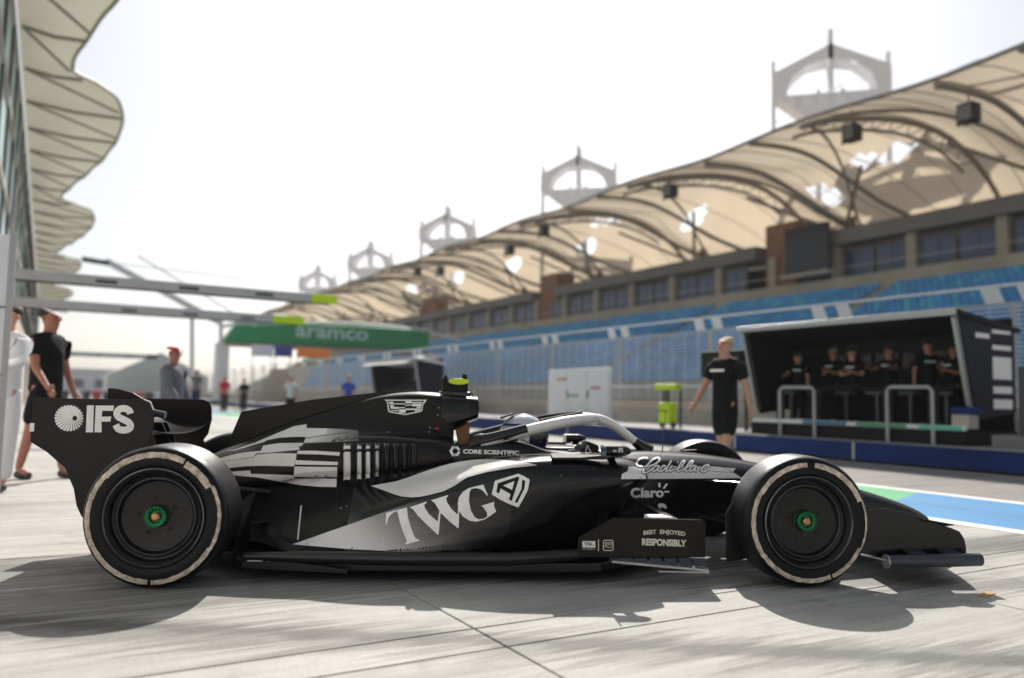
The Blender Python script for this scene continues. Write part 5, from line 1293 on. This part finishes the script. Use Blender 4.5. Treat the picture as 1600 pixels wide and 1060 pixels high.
    bm = bmesh.new(); bm.from_mesh(body.data); k0 = len(bm.verts); vv = [bm.verts.new(v) for v in fb.v]
    for f in fb.f:
        ff = bm.faces.new([vv[i] for i in f]); ff.smooth = True
    bm.to_mesh(body.data); bm.free()
    for s in (-1, 1):
        MB().tube([Vector((.098, s * .034, 1.683)) * k, Vector((.107, s * .034, 1.683)) * k], .0095 * k, 10).build('eye', M['deep'], r)
    MB().tube([Vector((.094, -.024, 1.607)) * k, Vector((.107, 0, 1.605)) * k, Vector((.094, .024, 1.607)) * k], .0055 * k, 6).build('mouth', M['red_cloth'] if False else M['skin2'], r)
    if beard: skin_mesh({'a': (.055 * k, 0, 1.60 * k, .062 * k, .072 * k), 'b': (.05 * k, 0, 1.57 * k, .055 * k, .06 * k)}, [('a', 'b')], 'beard', hair, r, 1)
    # clothes
    T = {a: J[a] for a in ('belly', 'pelvis', 'chest', 'upper')}; T['pelvis'] = (0, 0, .86, .14, .165); T['belly'] = (.01, 0, 1.10, .125, .155); T['upper'] = (-.01, 0, 1.44, .105, .16); T['neck'] = (-.005, 0, 1.53, .058, .060); TE = [('belly', 'pelvis'), ('belly', 'chest'), ('chest', 'upper'), ('upper', 'neck')]
    for nm in 'RL':
        T['sh' + nm] = J['sh' + nm]; a = Vector(J['sh' + nm][:3]); b = Vector(J['el' + nm][:3]); c = a.lerp(b, 1 if long_sleeve else .72)
        T['el' + nm] = (*c, .05, .05); TE += [('upper', 'sh' + nm), ('sh' + nm, 'el' + nm)]
        if long_sleeve: T['wr' + nm] = (*J['wr' + nm][:3], .036, .038); TE.append(('el' + nm, 'wr' + nm))
    skin_mesh(sc_(T, .026), TE, 'shirt', top, r)
    P_ = {'pelvis': (0, 0, .93, .115, .13), 'waist': (0, 0, 1.03, .11, .125)}; PE = [('pelvis', 'waist')]
    for nm in 'RL':
        P_['hp' + nm] = J['hp' + nm]; a = Vector(J['hp' + nm][:3]); b = Vector(J['kn' + nm][:3]); c = a.lerp(b, .92)
        P_['kn' + nm] = (*c, .075, .075); PE += [('pelvis', 'hp' + nm), ('hp' + nm, 'kn' + nm)]
        if long_legs: P_['an' + nm] = (*J['an' + nm][:3], .055, .055); PE.append(('kn' + nm, 'an' + nm))
    skin_mesh(sc_(P_, .024), PE, 'trousers' if long_legs else 'shorts', bottom, r)
    for nm in 'RL':
        a = J['an' + nm]; t = J['to' + nm]
        skin_mesh({'a': ((a[0] - .04) * k, a[1] * k, .05 * k, .045 * k, .045 * k), 'b': ((a[0] + .06) * k, (a[1] + t[1]) / 2 * k, .045 * k, .045 * k, .05 * k), 'c': ((t[0] + .02) * k, t[1] * k, .035 * k, .032 * k, .045 * k)}, [('a', 'b'), ('b', 'c')], 'shoe', 'shoe', r, 1)
    if cap:
        skin_mesh({'a': (-.015 * k, 0, 1.72 * k, .122 * k, .118 * k), 'b': (-.01 * k, 0, 1.785 * k, .10 * k, .098 * k)}, [('a', 'b')], 'cap', cap, r)
        MB().prism([(.05 * k, -.07 * k, 1.72 * k), (.15 * k, -.05 * k, 1.705 * k), (.17 * k, 0, 1.70 * k), (.15 * k, .05 * k, 1.705 * k), (.05 * k, .07 * k, 1.72 * k)], (0, 0, .01)).build('cap_peak', M[cap], r, bevel=.003)
    elif hair:
        skin_mesh({'a': (-.045 * k, 0, 1.66 * k, .096 * k, .100 * k), 'b': (-.032 * k, 0, 1.715 * k, .108 * k, .106 * k), 'c': (-.005 * k, 0, 1.765 * k, .098 * k, .094 * k)}, [('a', 'b'), ('b', 'c')], 'hair', hair, r)
    if group:    # headset
        MB().tube(spline([(-.01 * k, -.105 * k, 1.68 * k), (-.02 * k, -.08 * k, 1.80 * k), (-.02 * k, 0, 1.845 * k), (-.02 * k, .08 * k, 1.80 * k), (-.01 * k, .105 * k, 1.68 * k)], 3), .010, 6).tube([(0, -.10 * k, 1.67 * k), (0, -.125 * k, 1.67 * k)], .035 * k, 12).tube([(0, .10 * k, 1.67 * k), (0, .125 * k, 1.67 * k)], .035 * k, 12).build('headset', M['dsteel'], r, smooth=True)
    if print_:
        MB().box(.166 * k, .176 * k, -.10 * k, .10 * k, 1.335 * k, 1.365 * k).build('shirt_print', M['white'], r)
    return r
# man in black by the pit wall (right of the car nose)
def head_to(p): return math.atan2(p[1], p[0])
p = on_z(1133, 752)
person('fair haired bearded man in black t-shirt and shorts beyond the front wheel', (p.x, p.y, 0), math.atan2(-p.y, -p.x) - .6, 1.84, hair='hair', beard=True, print_=True, arms=((.3, .1), (-.2, .12)), stride=.2)
p = on_z(62, 748)
person('man in black shirt and shorts behind the rear wing at the left border', (p.x, p.y, 0), math.atan2(-p.y, -p.x) + .9, 1.90, skin='skin2', hair='dhair', arms=((.35, .2), (.1, .15)), stride=.16)
p = on_z(-4, 768)
person('partly seen person in white shirt and grey trousers at the very left border', (p.x, p.y, 0), math.atan2(-p.y, -p.x) - .7, 1.80, top='white_cloth', bottom='white_cloth', hair='dhair', long_legs=True, long_sleeve=True, arms=((.3, .1), (.7, .1)), stride=.08)
p = on_z(262, 728); 
person('man in grey jacket and dark red cap standing behind the rear wing', (p.x, p.y, 0), math.atan2(-p.y, -p.x) + 1.1, 1.60, skin='skin2', top='grey_cloth', bottom='navy_cloth', hair='dhair', cap='red_cloth', long_legs=True, long_sleeve=True, arms=((.3, .05), (.2, .05)), stride=.05)
# row of team members under the command stand
labs = ['team member in black leftmost under the command stand roof', 'team member in black with pale cap, second from the left under the stand roof', 'team member in black with arms folded, third from the left in the stand',
        'team member in the middle of the stand with bare forearms over a pale folder', 'team member in black, second from the right in the command stand', 'team member in black rightmost under the command stand roof']
for i, (Y, L) in enumerate(zip((11.5, 10.75, 10.15, 9.45, 8.75, 8.15), labs)):
    c = 'canvas' if i == 1 else None
    person(L, (13.75 + (0, .18, -.05, .1, .22, .02)[i], Y, .60), math.pi + (.5, -.1, .3, .15, .75, -.35)[i], (1.46, 1.55, 1.5, 1.53, 1.60, 1.49)[i], skin='skin2' if i % 2 else 'skin', hair='dhair', crossed=i in (1, 2, 5), arms=(((.8, .1), (.35, .1)), 0, 0, ((.95, .05), (.95, .05)), ((.2, .15), (1.0, .05)), 0)[i] or ((0, 0), (0, 0)), cap=c, long_legs=True, print_=True, group='team members under the command stand')
# distant people round the pit exit
def far_person(label, px, py_head, depthY, top, bottom, cap=None, h=1.75, **kw):
    q = on_y(px, py_head, depthY); person(label, (q.x, depthY, max(0, q.z - h)), -2.0, h, top=top, bottom=bottom, hair='dhair', cap=cap, long_legs=True, stride=.12, **kw)
far_person('distant person in blue shirt on the apron behind the car shark fin', 545, 594, 28, 'blue_cloth', 'navy_cloth')
far_person('distant person in pale lilac shirt by the crowd barriers left of the blue shirted one', 455, 597, 32, 'white_cloth', 'black_cloth')
far_person('distant person in red top standing at the crowd barriers', 352, 588, 40, 'red_cloth', 'black_cloth')
far_person('distant person in dark clothes with a black bag beside the beige hoarding', 382, 594, 42, 'black_cloth', 'black_cloth')
far_person('distant person in grey shirt nearest the red capped man, beyond the barriers', 308, 578, 36, 'grey_cloth', 'navy_cloth')
far_person('distant person in white shirt just right of the red capped man', 288, 586, 30, 'white_cloth', 'blue_cloth')

# ================================================================== the driver, seated in the car (a person of his own)
drv = empty('person', 'driver in white and blue crash helmet seated in the racing car cockpit', 'person', car.location, -0.43847)
skin_mesh({'pelvis': (1.72, 0, .30, .15, .16), 'chest': (1.78, 0, .46, .13, .17), 'upper': (1.84, 0, .54, .10, .14), 'neck': (1.88, 0, .60, .06, .06), 'head': (1.93, 0, .68, .09, .08),
           'shR': (1.86, -.16, .53, .06, .06), 'elR': (2.05, -.19, .50, .045, .045), 'wrR': (2.25, -.12, .60, .03, .03), 'shL': (1.86, .16, .53, .06, .06), 'elL': (2.05, .19, .50, .045, .045), 'wrL': (2.25, .12, .60, .03, .03),
           'knR': (2.15, -.1, .42, .06, .06), 'knL': (2.15, .1, .42, .06, .06), 'ftR': (2.55, -.1, .35, .05, .05), 'ftL': (2.55, .1, .35, .05, .05)},
          [('pelvis', 'chest'), ('chest', 'upper'), ('upper', 'neck'), ('neck', 'head'), ('upper', 'shR'), ('shR', 'elR'), ('elR', 'wrR'), ('upper', 'shL'), ('shL', 'elL'), ('elL', 'wrL'), ('pelvis', 'knR'), ('knR', 'ftR'), ('pelvis', 'knL'), ('knL', 'ftL')], 'body', 'black_cloth', drv)
gl_ = MB()
for s in (-1, 1):
    for q in range(4): gl_.tube([(2.26, s * .12, .60 + q * .016), (2.30, s * (.13), .602 + q * .016), (2.325, s * .11, .602 + q * .016)], .009, 6)
    gl_.tube([(2.26, s * .11, .63), (2.29, s * .09, .655), (2.31, s * .085, .65)], .010, 6)
gl_.build('glove', M['white_cloth'], drv, smooth=True)
def ellipsoid(c, r, n=28, m=18, cut=None):
    vs = []; fs = []
    for j in range(m + 1):
        th = math.pi * j / m
        for i in range(n):
            a = 2 * math.pi * i / n; vs.append((c[0] + r[0] * math.sin(th) * math.cos(a), c[1] + r[1] * math.sin(th) * math.sin(a), c[2] + r[2] * math.cos(th)))
    for j in range(m):
        for i in range(n):
            f = (j * n + i, j * n + (i + 1) % n, (j + 1) * n + (i + 1) % n, (j + 1) * n + i)
            cc = sum((Vector(vs[q]) for q in f), Vector()) / 4
            if cut is None or cut(cc - Vector(c)): fs.append(f)
    return vs, fs
hc = (1.95, 0, .745)
v, f = ellipsoid(hc, (.158, .13, .142)); hm = mesh_obj('helmet', v, f, M['helmet'], drv, smooth=True)
v, f = ellipsoid(hc, (.162, .134, .145), 40, 26, lambda d: d.x > .03 and -.045 < d.z < .045); mesh_obj('visor', v, f, M['visor'], hm, smooth=True)
v, f = ellipsoid(hc, (.1605, .1325, .1442), 40, 26, lambda d: d.z < -.045 or (.06 < d.z < .085)); mesh_obj('helmet_band', v, f, M['navy'], hm, smooth=True)
v, f = ellipsoid(hc, (.1608, .1328, .1446), 40, 26, lambda d: abs(d.y) < .025 and d.z > .05); mesh_obj('helmet_stripe', v, f, M['dsteel'], hm, smooth=True)
MB().tube([(1.955, -.130, .73), (1.955, -.141, .73)], .016, 14).build('visor_pivot', M['steel'], hm, smooth=True)
MB().prism([(1.80, -.05, .855), (1.88, -.05, .882), (1.88, .05, .882), (1.80, .05, .855)], (0, 0, .012)).build('helmet_spoiler', M['deep'], hm, bevel=.003)
